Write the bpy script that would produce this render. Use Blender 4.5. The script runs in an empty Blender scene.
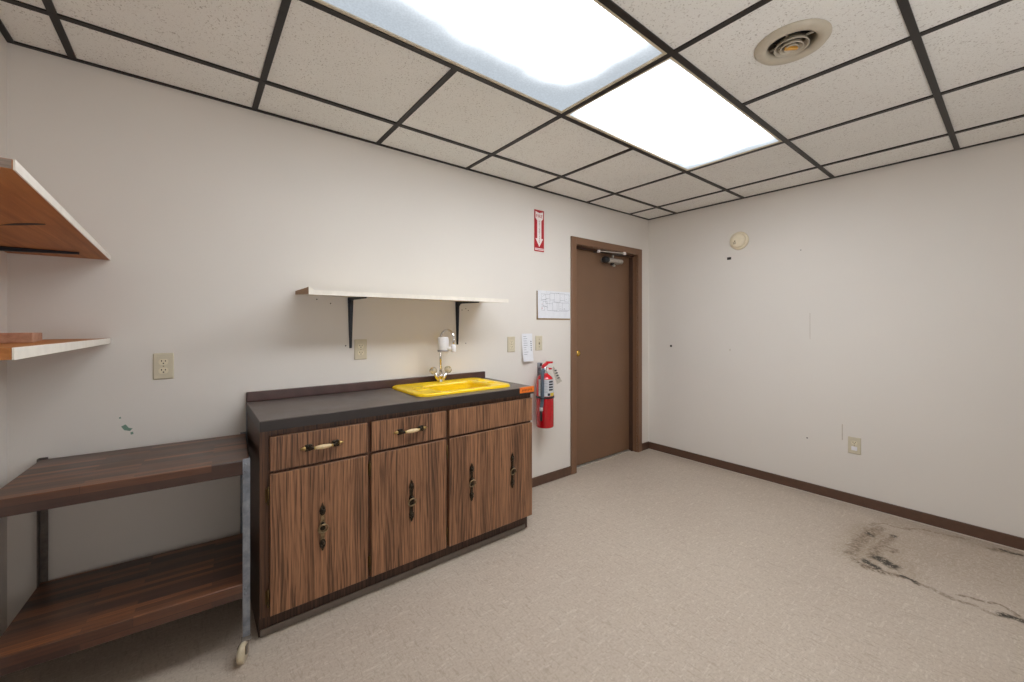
import bpy, bmesh, math, random
from mathutils import Vector, Matrix
random.seed(7)
S = bpy.context.scene
C = S.collection
PI = math.pi

# ------------------------------------------------------------------ room measures (metres)
XL, XR = -0.54, 3.646          # left and right wall
YB, YF = 0.0, -4.05            # back wall (cabinet, door) and wall behind the camera
H = 2.323                      # underside of the ceiling grid
GX0, GDX = -0.984, 0.6141      # ceiling grid, lines running in Y
GY0, GDY = -0.304, -0.6051     # ceiling grid, lines running in X

# ------------------------------------------------------------------ materials
def srgb(r, g, b):
    def f(c):
        c /= 255.0
        return c / 12.92 if c <= 0.04045 else ((c + 0.055) / 1.055) ** 2.4
    return (f(r), f(g), f(b), 1.0)

class NT:
    """small helper to write node trees"""
    def __init__(self, name):
        self.m = bpy.data.materials.new(name)
        self.m.use_nodes = True
        self.t = self.m.node_tree
        self.t.nodes.clear()
        self.out = self.t.nodes.new('ShaderNodeOutputMaterial')
    def n(self, typ, **kw):
        nd = self.t.nodes.new(typ)
        for k, v in kw.items():
            setattr(nd, k, v)
        return nd
    def l(self, a, b):
        self.t.links.new(a, b)
    def setv(self, sock, v):
        if hasattr(v, 'is_linked'):
            self.l(v, sock)
        else:
            sock.default_value = v
    def math(self, op, a, b=None, c=None, clamp=False):
        nd = self.n('ShaderNodeMath', operation=op)
        nd.use_clamp = clamp
        self.setv(nd.inputs[0], a)
        if b is not None: self.setv(nd.inputs[1], b)
        if c is not None: self.setv(nd.inputs[2], c)
        return nd.outputs[0]
    def vmath(self, op, a, b=None):
        nd = self.n('ShaderNodeVectorMath', operation=op)
        self.setv(nd.inputs[0], a)
        if b is not None: self.setv(nd.inputs[1], b)
        return nd.outputs['Value'] if op in ('LENGTH', 'DOT_PRODUCT', 'DISTANCE') else nd.outputs[0]
    def coord(self, scale=(1, 1, 1), rot=(0, 0, 0), loc=(0, 0, 0)):
        tc = self.n('ShaderNodeTexCoord')
        mp = self.n('ShaderNodeMapping')
        mp.inputs['Scale'].default_value = scale
        mp.inputs['Rotation'].default_value = rot
        mp.inputs['Location'].default_value = loc
        self.l(tc.outputs['Object'], mp.inputs['Vector'])
        return mp.outputs[0]
    def noise(self, vec, scale, detail=4, rough=0.5, dist=0.0):
        nd = self.n('ShaderNodeTexNoise')
        self.l(vec, nd.inputs['Vector'])
        nd.inputs['Scale'].default_value = scale
        nd.inputs['Detail'].default_value = detail
        nd.inputs['Roughness'].default_value = rough
        nd.inputs['Distortion'].default_value = dist
        return nd.outputs[0]
    def ramp(self, fac, stops, interp='LINEAR'):
        nd = self.n('ShaderNodeValToRGB')
        nd.color_ramp.interpolation = interp
        el = nd.color_ramp.elements
        while len(el) < len(stops): el.new(0.5)
        for e, (p, c) in zip(el, stops):
            e.position = p
            e.color = c if len(c) == 4 else (*c, 1)
        self.setv(nd.inputs[0], fac)
        return nd.outputs[0]
    def mix(self, fac, a, b, mode='MIX'):
        nd = self.n('ShaderNodeMix', data_type='RGBA', blend_type=mode)
        self.setv(nd.inputs[0], fac)
        self.setv(nd.inputs[6], a)
        self.setv(nd.inputs[7], b)
        return nd.outputs[2]
    def smooth(self, v, a, b, lo=0.0, hi=1.0):
        nd = self.n('ShaderNodeMapRange', interpolation_type='SMOOTHSTEP')
        self.setv(nd.inputs[0], v)
        for i, x in enumerate((a, b, lo, hi)):
            nd.inputs[i + 1].default_value = x
        return nd.outputs[0]
    def bsdf(self, color, rough=0.5, metal=0.0, bump=None, bump_d=0.001, bump_s=1.0, spec=None, trans=0, coat=0):
        b = self.n('ShaderNodeBsdfPrincipled')
        self.setv(b.inputs['Base Color'], color)
        self.setv(b.inputs['Roughness'], rough)
        b.inputs['Metallic'].default_value = metal
        if spec is not None: b.inputs['Specular IOR Level'].default_value = spec
        if trans: b.inputs['Transmission Weight'].default_value = trans
        if coat: b.inputs['Coat Weight'].default_value = coat
        if bump is not None:
            bp = self.n('ShaderNodeBump')
            bp.inputs['Distance'].default_value = bump_d
            bp.inputs['Strength'].default_value = bump_s
            self.l(bump, bp.inputs['Height'])
            self.l(bp.outputs[0], b.inputs['Normal'])
        self.l(b.outputs[0], self.out.inputs[0])
        return self.m

def plain(name, col, rough=0.5, metal=0.0, vary=0.06, scale=30, **kw):
    t = NT(name)
    v = t.noise(t.coord(), scale, 3)
    dark = tuple(c * (1 - vary * 2) for c in col[:3]) + (1,)
    lite = tuple(min(1, c * (1 + vary)) for c in col[:3]) + (1,)
    return t.bsdf(t.ramp(v, [(0.3, dark), (0.7, lite)]), rough, metal, **kw)

def mat_wall():
    t = NT('painted_wall')
    co = t.coord()
    big = t.noise(co, 0.9, 3)
    fine = t.noise(co, 260, 2)
    col = t.ramp(big, [(0.3, srgb(221, 216, 210)), (0.7, srgb(226, 221, 215))])
    return t.bsdf(col, 0.55, bump=fine, bump_d=0.0006, bump_s=0.35, spec=0.3)

def mat_ceiling():
    t = NT('ceiling_tile')
    co = t.coord()
    pits = t.noise(t.coord((1, 0.75, 1)), 175, 2, 0.5, 0.4)
    pm = t.smooth(pits, 0.60, 0.67)
    where = t.noise(co, 9, 2)
    pm = t.math('MULTIPLY', pm, t.smooth(where, 0.3, 0.55, 0.35, 1))
    big = t.noise(co, 1.5, 3)
    base = t.ramp(big, [(0.3, srgb(234, 233, 229)), (0.7, srgb(240, 239, 235))])
    fine = t.noise(co, 320, 2)
    base = t.mix(t.smooth(fine, 0.35, 0.7, 0, 0.25), base, srgb(212, 206, 196))
    col = t.mix(t.math('MULTIPLY', pm, 0.5), base, srgb(140, 126, 112))
    hgt = t.math('SUBTRACT', t.math('MULTIPLY', fine, 0.3), pm)
    return t.bsdf(col, 0.9, bump=hgt, bump_d=0.001, bump_s=0.4, spec=0.1)

def mat_floor():
    t = NT('sheet_vinyl_floor')
    co = t.coord()
    big = t.noise(co, 1.3, 4, 0.55)
    base = t.ramp(big, [(0.3, srgb(184, 170, 156)), (0.7, srgb(193, 180, 166))])
    # short fibre flecks running in two directions
    f1 = t.noise(t.coord((20, 95, 1), (0, 0, 0.55)), 1.0, 3, 0.6, 1.2)
    f2 = t.noise(t.coord((90, 20, 1), (0, 0, 0.25)), 1.0, 3, 0.6, 1.2)
    base = t.mix(t.smooth(f1, 0.52, 0.68, 0, 0.55), base, srgb(212, 202, 190))
    base = t.mix(t.smooth(f2, 0.52, 0.68, 0, 0.55), base, srgb(163, 148, 133))
    fine = t.noise(co, 95, 4, 0.7)
    base = t.mix(t.smooth(fine, 0.42, 0.68, 0, 0.35), base, srgb(150, 136, 122))
    # water stain by the right wall: cracks and mould spots, measured on the floor
    wob = t.n('ShaderNodeTexNoise'); t.l(co, wob.inputs['Vector'])
    wob.inputs['Scale'].default_value = 16; wob.inputs['Detail'].default_value = 4
    off = t.vmath('SCALE', t.vmath('SUBTRACT', wob.outputs['Color'], (0.5, 0.5, 0.5)))
    off.node.inputs['Scale'].default_value = 0.075
    P = t.vmath('MULTIPLY', t.vmath('ADD', co, off), (1, 1, 0))
    grain = t.noise(co, 55, 4, 0.65)
    def seg(a, b, w, s):
        a = Vector((*a, 0)); d = Vector((*b, 0)) - a
        ap = t.vmath('SUBTRACT', P, tuple(a))
        tt = t.math('DIVIDE', t.vmath('DOT_PRODUCT', ap, tuple(d)), max(d.dot(d), 1e-6), clamp=True)
        nd = t.n('ShaderNodeVectorMath', operation='SCALE')
        nd.inputs[0].default_value = tuple(d); t.l(tt, nd.inputs['Scale'])
        dist = t.vmath('LENGTH', t.vmath('SUBTRACT', ap, nd.outputs[0]))
        return t.smooth(dist, w, w * 0.15, 0.0, s)
    def union(lst):
        r = lst[0]
        for q in lst[1:]: r = t.math('MAXIMUM', r, q)
        return r
    damp = union([seg((3.25, -1.80), (2.86, -1.82), 0.17, 0.9), seg((3.20, -1.86), (2.86, -1.98), 0.14, 0.6), seg((3.20, -1.95), (3.30, -2.35), 0.42, 0.42),
                  seg((3.50, -1.85), (3.58, -2.35), 0.14, 0.5)])
    dampm = t.math('MULTIPLY', damp, t.smooth(grain, 0.3, 0.7, 0.25, 1.0))
    base = t.mix(t.math('MULTIPLY', dampm, 0.62), base, srgb(122, 98, 66))
    lines = union([seg(a, b, w, s) for a, b, w, s in STAIN_LINES])
    lm = t.math('MULTIPLY', lines, t.smooth(grain, 0.36, 0.6, 0.15, 1.0))
    base = t.mix(t.math('MULTIPLY', lm, 0.95), base, srgb(88, 66, 40))
    blobs = union([seg(a, b, w, s) for a, b, w, s in STAIN_BLOBS])
    bm_ = t.math('MULTIPLY', blobs, t.smooth(grain, 0.34, 0.50, 0.0, 1.0))
    base = t.mix(bm_, base, srgb(40, 34, 24))
    rough = t.smooth(fine, 0.3, 0.7, 0.42, 0.55)
    return t.bsdf(base, rough, bump=fine, bump_d=0.0008, bump_s=0.3, spec=0.35)

def _poly(pts, w, st): return [(a, b, w, st) for a, b in zip(pts, pts[1:])]
STAIN_LINES = (_poly([(2.791, -1.796), (2.760, -1.861), (2.754, -1.913), (2.787, -1.968), (2.794, -2.006), (2.779, -2.054)], .022, .95)
               + _poly([(2.779, -2.054), (2.772, -2.09), (2.757, -2.14), (2.753, -2.193), (2.752, -2.248), (2.755, -2.301)], .017, .65)
               + _poly([(2.813, -2.185), (2.847, -2.244), (2.860, -2.291), (2.848, -2.329), (2.79, -2.37)], .016, .8)
               + _poly([(3.354, -1.81), (3.199, -1.788), (3.041, -1.775), (2.85, -1.770)], .045, .6)
               + _poly([(3.288, -1.886), (3.161, -1.87), (3.015, -1.86), (2.907, -1.856)], .035, .55)
               + _poly([(3.11, -1.884), (3.104, -1.907), (3.079, -1.927), (3.039, -1.922), (3.044, -1.899)], .014, .7)
               + _poly([(3.352, -1.766), (3.453, -1.825), (3.441, -1.90), (3.518, -1.961), (3.578, -2.153)], .016, .5)
               + _poly([(3.523, -2.246), (3.56, -2.321), (3.56, -2.40)], .03, .7))
STAIN_BLOBS = (_poly([(2.835, -1.848), (2.80, -1.87), (2.782, -1.89)], .030, 1) + _poly([(2.915, -1.878), (2.895, -1.912), (2.875, -1.952)], .042, 1)
               + _poly([(2.800, -1.985), (2.785, -2.04)], .020, .9) + _poly([(3.205, -1.785), (3.19, -1.795)], .022, .9) + _poly([(3.29, -1.882), (3.28, -1.892)], .020, .9)
               + _poly([(2.768, -2.311), (2.775, -2.345), (2.765, -2.40)], .032, 1) + _poly([(3.56, -2.30), (3.56, -2.37)], .016, .8))

def mat_oak(name, base=(152, 109, 79), dark=(60, 39, 29), seed=0.0, shade=1.0):
    """dark walnut laminate, vertical grain with cathedral arches (grain runs in Z)"""
    t = NT(name)
    co = t.coord((1, 1, 1), loc=(seed, seed * 0.7, seed * 1.3))
    warp = t.noise(t.coord((3.2, 3.2, 0.55), loc=(seed, 0, seed)), 1.6, 2, 0.45)
    sep = t.n('ShaderNodeSeparateXYZ'); t.l(co, sep.inputs[0])
    x = t.math('ADD', sep.outputs[0], t.math('MULTIPLY', sep.outputs[1], 0.8))
    ring = t.math('ADD', t.math('MULTIPLY', x, 60.0), t.math('MULTIPLY', warp, 11.0))
    band = t.math('FRACT', ring)
    band = t.math('MULTIPLY', t.smooth(band, 0.15, 0.86), t.smooth(band, 1.0, 0.90))
    wide = t.noise(t.coord((14, 14, 0.7), loc=(seed, 0, 0)), 1.0, 3, 0.5)
    streak = t.noise(t.coord((150, 150, 3.0), loc=(seed, seed, 0)), 1.0, 4, 0.65, 0.4)
    fine = t.noise(t.coord((380, 380, 8)), 1.0, 2, 0.6)
    c0 = tuple(v * shade for v in srgb(*base)[:3]) + (1,)
    c1 = tuple(v * shade for v in srgb(*dark)[:3]) + (1,)
    c2 = tuple(min(1, v * 1.5 * shade) for v in srgb(*base)[:3]) + (1,)
    cm = tuple((p * 0.45 + q * 0.55) for p, q in zip(c0[:3], c1[:3])) + (1,)
    col = t.mix(t.smooth(wide, 0.42, 0.66, 0, 0.75), c0, cm)
    col = t.mix(t.math('MULTIPLY', t.math('MULTIPLY', t.math('POWER', band, 1.8), t.smooth(wide, 0.3, 0.6, 0.25, 0.8)), 0.9), col, c1)
    col = t.mix(t.smooth(streak, 0.52, 0.68, 0, 0.65), col, c2)
    col = t.mix(t.smooth(streak, 0.49, 0.34, 0, 0.9), col, c1)
    col = t.mix(t.smooth(fine, 0.54, 0.72, 0, 0.5), col, c1)
    return t.bsdf(col, 0.42, bump=streak, bump_d=0.0006, bump_s=0.4, spec=0.4)

def mat_butcher():
    """dark butcher-block of glued strips running along local X"""
    t = NT('dark_butcher_block')
    co = t.coord()
    br = t.n('ShaderNodeTexBrick')
    sp = t.n('ShaderNodeSeparateXYZ'); t.l(co, sp.inputs[0]); cb_ = t.n('ShaderNodeCombineXYZ')
    t.l(sp.outputs[0], cb_.inputs[0]); t.l(t.math('ADD', sp.outputs[1], t.math('MULTIPLY', sp.outputs[2], 0.45)), cb_.inputs[1])
    t.l(cb_.outputs[0], br.inputs['Vector'])
    br.inputs['Scale'].default_value = 1.0
    br.inputs['Brick Width'].default_value = 0.34
    br.inputs['Row Height'].default_value = 0.024
    br.inputs['Mortar Size'].default_value = 0.0006
    br.inputs['Color1'].default_value = (0.0, 0.0, 0.0, 1)
    br.inputs['Color2'].default_value = (1, 1, 1, 1)
    br.inputs['Mortar'].default_value = (0.2, 0.2, 0.2, 1)
    br.offset = 0.37
    grain = t.noise(t.coord((6, 110, 110)), 1.0, 4, 0.6, 0.5)
    v = t.math('ADD', t.math('MULTIPLY', br.outputs['Color'], 0.55), t.math('MULTIPLY', grain, 0.55))
    col = t.ramp(v, [(0.22, srgb(42, 26, 20)), (0.5, srgb(78, 48, 34)), (0.78, srgb(122, 75, 47)), (0.95, srgb(158, 98, 58))])
    wear = t.noise(co, 5, 4)
    col = t.mix(t.smooth(wear, 0.4, 0.75, 0.02, 0.32), col, srgb(132, 108, 94))
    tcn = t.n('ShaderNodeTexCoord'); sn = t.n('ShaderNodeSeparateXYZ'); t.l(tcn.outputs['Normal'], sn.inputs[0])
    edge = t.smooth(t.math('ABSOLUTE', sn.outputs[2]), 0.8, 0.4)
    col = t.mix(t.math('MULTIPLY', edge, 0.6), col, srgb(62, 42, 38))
    return t.bsdf(col, t.smooth(wear, 0.3, 0.7, 0.28, 0.42), bump=grain, bump_d=0.0005, bump_s=0.25, spec=0.6)

def mat_counter():
    t = NT('worn_dark_laminate')
    co = t.coord()
    w = t.noise(co, 3.2, 5, 0.6)
    f = t.noise(co, 90, 3, 0.6)
    col = t.ramp(w, [(0.3, srgb(80, 71, 68)), (0.55, srgb(96, 86, 82)), (0.75, srgb(116, 105, 100))])
    col = t.mix(t.smooth(f, 0.6, 0.75, 0, 0.35), col, srgb(128, 116, 108))
    return t.bsdf(col, t.smooth(w, 0.3, 0.7, 0.32, 0.5), bump=f, bump_d=0.0003, bump_s=0.2, spec=0.5)

def mat_steel(name, c1, c2, rough=0.45, metal=0.7):
    t = NT(name)
    co = t.coord()
    a = t.noise(co, 24, 5, 0.65)
    b = t.noise(t.coord((200, 200, 12)), 1.0, 3)
    col = t.mix(t.math('MULTIPLY', b, 0.4), t.ramp(a, [(0.35, c1), (0.65, c2)]), c1)
    return t.bsdf(col, rough, metal, bump=a, bump_d=0.0004, bump_s=0.3)

def mat_pine(name, c0, c1, axis=(2.0, 90, 90)):
    t = NT(name)
    g = t.noise(t.coord(axis), 1.0, 4, 0.6, 0.6)
    b = t.noise(t.coord(), 4, 3)
    col = t.mix(t.smooth(b, 0.4, 0.7, 0, 0.35), t.ramp(g, [(0.3, c0), (0.7, c1)]), c0)
    return t.bsdf(col, 0.55, bump=g, bump_d=0.0004, bump_s=0.3, spec=0.3)

def mat_diffuser(name, x_lo, x_hi, y_lo, y_hi, strength):
    """acrylic lens lit from tubes inside: full in the middle, paler where the tubes end"""
    t = NT(name)
    co = t.coord()
    wob = t.noise(co, 2.6, 3, 0.5)
    w = t.math('MULTIPLY', t.math('SUBTRACT', wob, 0.5), 0.16)
    sep = t.n('ShaderNodeSeparateXYZ'); t.l(co, sep.inputs[0])
    x = t.math('ADD', sep.outputs[0], w)
    y = t.math('ADD', sep.outputs[1], w)
    a = t.math('MULTIPLY', t.smooth(x, *x_lo), t.smooth(x, *x_hi))
    b = t.math('MULTIPLY', t.smooth(y, *y_lo), t.smooth(y, *y_hi))
    f = t.math('MULTIPLY', a, b)
    cell = t.n('ShaderNodeTexVoronoi'); t.l(co, cell.inputs['Vector']); cell.inputs['Scale'].default_value = 140
    dim = t.math('ADD', 0.58, t.math('MULTIPLY', cell.outputs['Distance'], 0.12))
    st = t.math('ADD', dim, t.math('MULTIPLY', t.math('POWER', f, 3.0), strength))
    em = t.n('ShaderNodeEmission')
    t.l(t.mix(f, (0.82, 0.91, 1.0, 1), (0.945, 0.975, 1.0, 1)), em.inputs[0])
    t.l(st, em.inputs[1])
    t.l(em.outputs[0], t.out.inputs[0])
    return t.m

M = {}
M['wall'] = mat_wall()
M['ceil'] = mat_ceiling()
M['floor'] = mat_floor()
M['tee'] = plain('dark_grid_metal', srgb(34, 28, 25), 0.45, 0.2)
M['base'] = plain('brown_vinyl_base', srgb(92, 66, 52), 0.45)
M['caulk'] = plain('pale_floor_bead', srgb(205, 196, 184), 0.6)
M['door'] = plain('brown_door_paint', srgb(122, 92, 70), 0.42, vary=0.03, scale=3)
M['casing'] = plain('brown_frame_paint', srgb(124, 92, 70), 0.38, vary=0.03, scale=4)
M['black'] = plain('black_gap', srgb(16, 14, 13), 0.8)
M['oak'] = mat_oak('walnut_laminate_front')
M['oak2'] = mat_oak('walnut_laminate_second', seed=3.1)
M['oak3'] = mat_oak('walnut_laminate_third', seed=7.7)
M['oakdark'] = mat_oak('dark_walnut_carcass', (78, 54, 42), (44, 30, 24), 1.7)
M['oakframe'] = mat_oak('walnut_face_frame', (96, 66, 48), (52, 35, 27), 4.4)
M['oakedge'] = plain('light_top_edge', srgb(150, 112, 88), 0.5)
M['splash'] = plain('plum_brown_splash', srgb(82, 58, 54), 0.35, vary=0.12, scale=14)
M['counter'] = mat_counter()
M['counteredge'] = plain('dark_counter_edge', srgb(42, 34, 32), 0.4, vary=0.12, scale=12)
M['toe'] = plain('grey_vinyl_strip', srgb(120, 110, 102), 0.45)
M['yellow'] = plain('yellow_plastic', srgb(246, 206, 8), 0.28, vary=0.03, scale=5)
M['chrome'] = plain('chrome', srgb(225, 225, 228), 0.12, 1.0, vary=0.02)
M['acrylic'] = plain('clear_acrylic', srgb(232, 226, 205), 0.08, 0.0, vary=0.03, trans=0.6)
M['whiteplastic'] = plain('white_plastic', srgb(236, 236, 240), 0.35, vary=0.02)
M['greyring'] = plain('grey_plastic', srgb(150, 152, 158), 0.4, vary=0.03)
M['orange'] = plain('orange_sticker', srgb(226, 116, 30), 0.5, vary=0.1, scale=60)
M['orangeink'] = plain('dark_orange_ink', srgb(160, 70, 16), 0.6)
M['bronze'] = plain('antique_bronze', srgb(64, 56, 46), 0.28, 0.8, vary=0.3, scale=90)
M['brass'] = plain('worn_brass', srgb(196, 166, 108), 0.3, 0.8, vary=0.2, scale=80)
M['oldbrass'] = plain('dull_antique_brass', srgb(150, 130, 100), 0.35, 0.8, vary=0.25, scale=80)
M['cream'] = plain('cream_porcelain', srgb(226, 200, 158), 0.25, vary=0.1, scale=60)
M['hinge'] = plain('dark_hinge_brass', srgb(96, 76, 44), 0.4, 0.7)
M['butcher'] = mat_butcher()
M['galv'] = mat_steel('galvanised_steel', srgb(112, 118, 128), srgb(158, 164, 174), 0.42, 0.55)
M['galvworn'] = mat_steel('rusty_galvanised_steel', srgb(112, 100, 88), srgb(168, 160, 150), 0.5, 0.5)
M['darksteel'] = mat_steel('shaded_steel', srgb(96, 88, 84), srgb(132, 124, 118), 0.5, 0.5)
M['wheel'] = plain('ivory_wheel', srgb(206, 192, 164), 0.4, vary=0.12, scale=40)
M['bracket'] = plain('dark_bracket_paint', srgb(44, 46, 54), 0.4, 0.3)
M['shelfwhite'] = plain('cream_laminate_shelf', srgb(226, 216, 194), 0.4, vary=0.03)
M['shelfedge'] = plain('white_edge_band', srgb(234, 228, 218), 0.4, vary=0.03)
M['shelftan'] = mat_pine('raw_particle_end', srgb(140, 104, 68), srgb(176, 138, 96), (90, 90, 90))
M['shelfwood'] = mat_pine('orange_brown_plywood', srgb(158, 98, 52), srgb(194, 130, 74), (60, 2.2, 60))
M['shelfend'] = mat_pine('grey_plywood_end', srgb(126, 110, 100), srgb(168, 152, 142), (20, 20, 200))
M['pinkwood'] = mat_pine('pinkish_wood', srgb(160, 112, 88), srgb(192, 146, 120), (60, 3, 60))
M['plate'] = plain('ivory_cover_plate', srgb(206, 197, 174), 0.4, vary=0.02)
M['recept'] = plain('ivory_receptacle', srgb(222, 212, 186), 0.35, vary=0.02)
M['slot'] = plain('slot_black', srgb(34, 28, 22), 0.6)
M['paper'] = plain('white_paper', srgb(228, 230, 236), 0.7, vary=0.02)
M['ink'] = plain('grey_ink', srgb(120, 124, 136), 0.7)
M['inkdark'] = plain('dark_ink', srgb(48, 48, 56), 0.7)
M['inkred'] = plain('red_ink', srgb(196, 64, 60), 0.7)
M['backing'] = plain('tan_cardboard', srgb(150, 122, 84), 0.8)
M['signred'] = plain('sign_red', srgb(178, 22, 34), 0.4, vary=0.03)
M['signwhite'] = plain('sign_white', srgb(238, 228, 226), 0.5, vary=0.02)
M['red'] = plain('glossy_red_enamel', srgb(196, 14, 30), 0.22, vary=0.03, scale=8, coat=0.5)
M['label'] = plain('silver_label', srgb(206, 208, 212), 0.4, vary=0.03)
M['hose'] = plain('grey_blue_hose', srgb(84, 96, 110), 0.45)
M['rubber'] = plain('black_rubber', srgb(26, 26, 28), 0.5)
M['tag'] = plain('tag_card', srgb(190, 184, 172), 0.6, vary=0.15, scale=90)
M['labelyellow'] = plain('label_yellow', srgb(222, 190, 50), 0.5)
M['detector'] = plain('cream_detector_plastic', srgb(236, 224, 198), 0.45, vary=0.02)
M['detdark'] = plain('detector_slot', srgb(150, 136, 110), 0.6)
M['vent'] = plain('beige_painted_metal', srgb(192, 182, 164), 0.45, vary=0.03)
M['amber'] = plain('amber_damper', srgb(214, 160, 74), 0.5)
M['lightframe'] = plain('pale_light_frame', srgb(212, 200, 176), 0.4)
M['housing'] = plain('white_housing', srgb(220, 220, 220), 0.6)
M['green'] = plain('green_paint_chip', srgb(120, 152, 136), 0.7, vary=0.15)
M['scuff'] = plain('faint_scuff', srgb(194, 184, 172), 0.7)
M['aluminium'] = mat_steel('aluminium', srgb(176, 168, 158), srgb(212, 206, 198), 0.4, 0.5)
M['darkbrown'] = plain('dark_brown_shadow_stop', srgb(74, 52, 40), 0.5)
M['brassknob'] = plain('polished_brass', srgb(222, 180, 92), 0.2, 1.0, vary=0.04)

# ------------------------------------------------------------------ mesh helpers
class MB:
    def __init__(self):
        self.bm = bmesh.new(); self.mats = []; self.cur = 0
    def use(self, m):
        if m not in self.mats: self.mats.append(m)
        self.cur = self.mats.index(m); return self
    def _mark(self, faces, smooth=False):
        for f in faces:
            f.material_index = self.cur; f.smooth = smooth
    def hexa(self, p, bevel=0.0, seg=2):
        """8 corners: bottom 4 ccw then top 4"""
        vs = [self.bm.verts.new(q) for q in p]
        fs = [self.bm.faces.new([vs[i] for i in ix]) for ix in
              ((3, 2, 1, 0), (4, 5, 6, 7), (0, 1, 5, 4), (1, 2, 6, 5), (2, 3, 7, 6), (3, 0, 4, 7))]
        self._mark(fs)
        if bevel > 0:
            es = list({e for f in fs for e in f.edges})
            r = bmesh.ops.bevel(self.bm, geom=es, offset=bevel, segments=seg, profile=0.5, affect='EDGES')
            self._mark(r['faces'], True)
        return self
    def box(self, x0, x1, y0, y1, z0, z1, bevel=0.0, seg=2):
        return self.hexa([(x0, y0, z0), (x1, y0, z0), (x1, y1, z0), (x0, y1, z0),
                          (x0, y0, z1), (x1, y0, z1), (x1, y1, z1), (x0, y1, z1)], bevel, seg)
    def ring_loft(self, loops, cap0=True, cap1=True, smooth=True):
        vl = [[self.bm.verts.new(p) for p in lp] for lp in loops]
        n = len(vl[0])
        for a, b in zip(vl, vl[1:]):
            self._mark([self.bm.faces.new((a[i], a[(i + 1) % n], b[(i + 1) % n], b[i])) for i in range(n)], smooth)
        if cap0: self._mark([self.bm.faces.new(vl[0][::-1])])
        if cap1: self._mark([self.bm.faces.new(vl[-1])])
        return self
    def lathe(self, prof, origin=(0, 0, 0), axis='Z', n=32, cap0=True, cap1=True, smooth=True):
        """prof: list of (radius, height)"""
        o = Vector(origin); loops = []
        ax = {'Z': Vector((0, 0, 1)), 'X': Vector((1, 0, 0)), 'Y': Vector((0, 1, 0))}[axis] if isinstance(axis, str) else Vector(axis).normalized()
        u = ax.orthogonal().normalized(); v = ax.cross(u)
        for r, h in prof:
            r = max(r, 1e-5)
            loops.append([o + ax * h + u * (r * math.cos(2 * PI * k / n)) + v * (r * math.sin(2 * PI * k / n)) for k in range(n)])
        return self.ring_loft(loops, cap0, cap1, smooth)
    def tube(self, pts, r, n=12, caps=True):
        pts = [Vector(p) for p in pts]
        rs = r if isinstance(r, (list, tuple)) else [r] * len(pts)
        loops = []; u = None
        for i, p in enumerate(pts):
            d = (pts[min(i + 1, len(pts) - 1)] - pts[max(i - 1, 0)]).normalized()
            u = d.orthogonal().normalized() if u is None else (u - d * u.dot(d)).normalized()
            v = d.cross(u)
            loops.append([p + u * (rs[i] * math.cos(2 * PI * k / n)) + v * (rs[i] * math.sin(2 * PI * k / n)) for k in range(n)])
        return self.ring_loft(loops, caps, caps)
    def ball(self, c, r, sx=1, sy=1, sz=1, seg=16):
        m = Matrix.Translation(c) @ Matrix.Diagonal((r * sx, r * sy, r * sz, 1))
        g = bmesh.ops.create_uvsphere(self.bm, u_segments=seg, v_segments=max(6, seg // 2), radius=1, matrix=m)
        self._mark({f for v in g['verts'] for f in v.link_faces}, True)
        return self
    def torus(self, c, R, r, u, v, n=28, k=10):
        c, u, v = Vector(c), Vector(u).normalized(), Vector(v).normalized()
        w = u.cross(v); L = []
        for i in range(n):
            a = 2 * PI * i / n; d = u * math.cos(a) + v * math.sin(a)
            L.append([self.bm.verts.new(c + d * (R + r * math.cos(2 * PI * j / k)) + w * (r * math.sin(2 * PI * j / k))) for j in range(k)])
        for i in range(n):
            a, b = L[i], L[(i + 1) % n]
            self._mark([self.bm.faces.new((a[j], b[j], b[(j + 1) % k], a[(j + 1) % k])) for j in range(k)], True)
        return self
    def prism(self, pts, d, bevel=0.0):
        """closed polygon pts (3D, planar) extruded by vector d"""
        d = Vector(d)
        a = [self.bm.verts.new(p) for p in pts]; b = [self.bm.verts.new(Vector(p) + d) for p in pts]
        n = len(pts)
        fs = [self.bm.faces.new(a[::-1]), self.bm.faces.new(b)] + [self.bm.faces.new((a[i], a[(i + 1) % n], b[(i + 1) % n], b[i])) for i in range(n)]
        self._mark(fs)
        if bevel:
            r = bmesh.ops.bevel(self.bm, geom=list(fs[1].edges), offset=bevel, segments=2, profile=0.5, affect='EDGES')
            self._mark(r['faces'], True)
        return self
    def quad(self, *p):
        self._mark([self.bm.faces.new([self.bm.verts.new(q) for q in p])]); return self

def wloc(o):
    v = Vector((0, 0, 0))
    while o: v += o.location; o = o.parent
    return v

def link(name, mb, parent=None, mat=None, local=False, loc=None):
    """mesh object; mb is in world coordinates unless local"""
    bm = mb.bm
    bmesh.ops.recalc_face_normals(bm, faces=bm.faces)
    if loc is None: loc = Vector((0, 0, 0))
    if not local:
        base = wloc(parent) if parent else Vector(loc)
        bmesh.ops.translate(bm, verts=bm.verts, vec=-base)
    me = bpy.data.meshes.new(name)
    bm.to_mesh(me); bm.free()
    for m in (mb.mats or [mat]): me.materials.append(m)
    o = bpy.data.objects.new(name, me); C.objects.link(o)
    if parent: o.parent = parent
    else: o.location = loc
    return o

def thing(name, label, cat, loc=(0, 0, 0), rz=0, group=None):
    o = bpy.data.objects.new(name, None); C.objects.link(o)
    o.empty_display_size = 0.1
    o.location = loc; o.rotation_euler = (0, 0, rz)
    o['label'] = label; o['category'] = cat
    if group: o['group'] = group
    return o
def tag(o, label, cat, group=None):
    o['label'] = label; o['category'] = cat
    if group: o['group'] = group
    return o
def struct(o, label=None, cat=None):
    o['kind'] = 'structure'
    if label: o['label'] = label
    if cat: o['category'] = cat
    return o
def mk(m): return MB().use(M[m])

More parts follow.
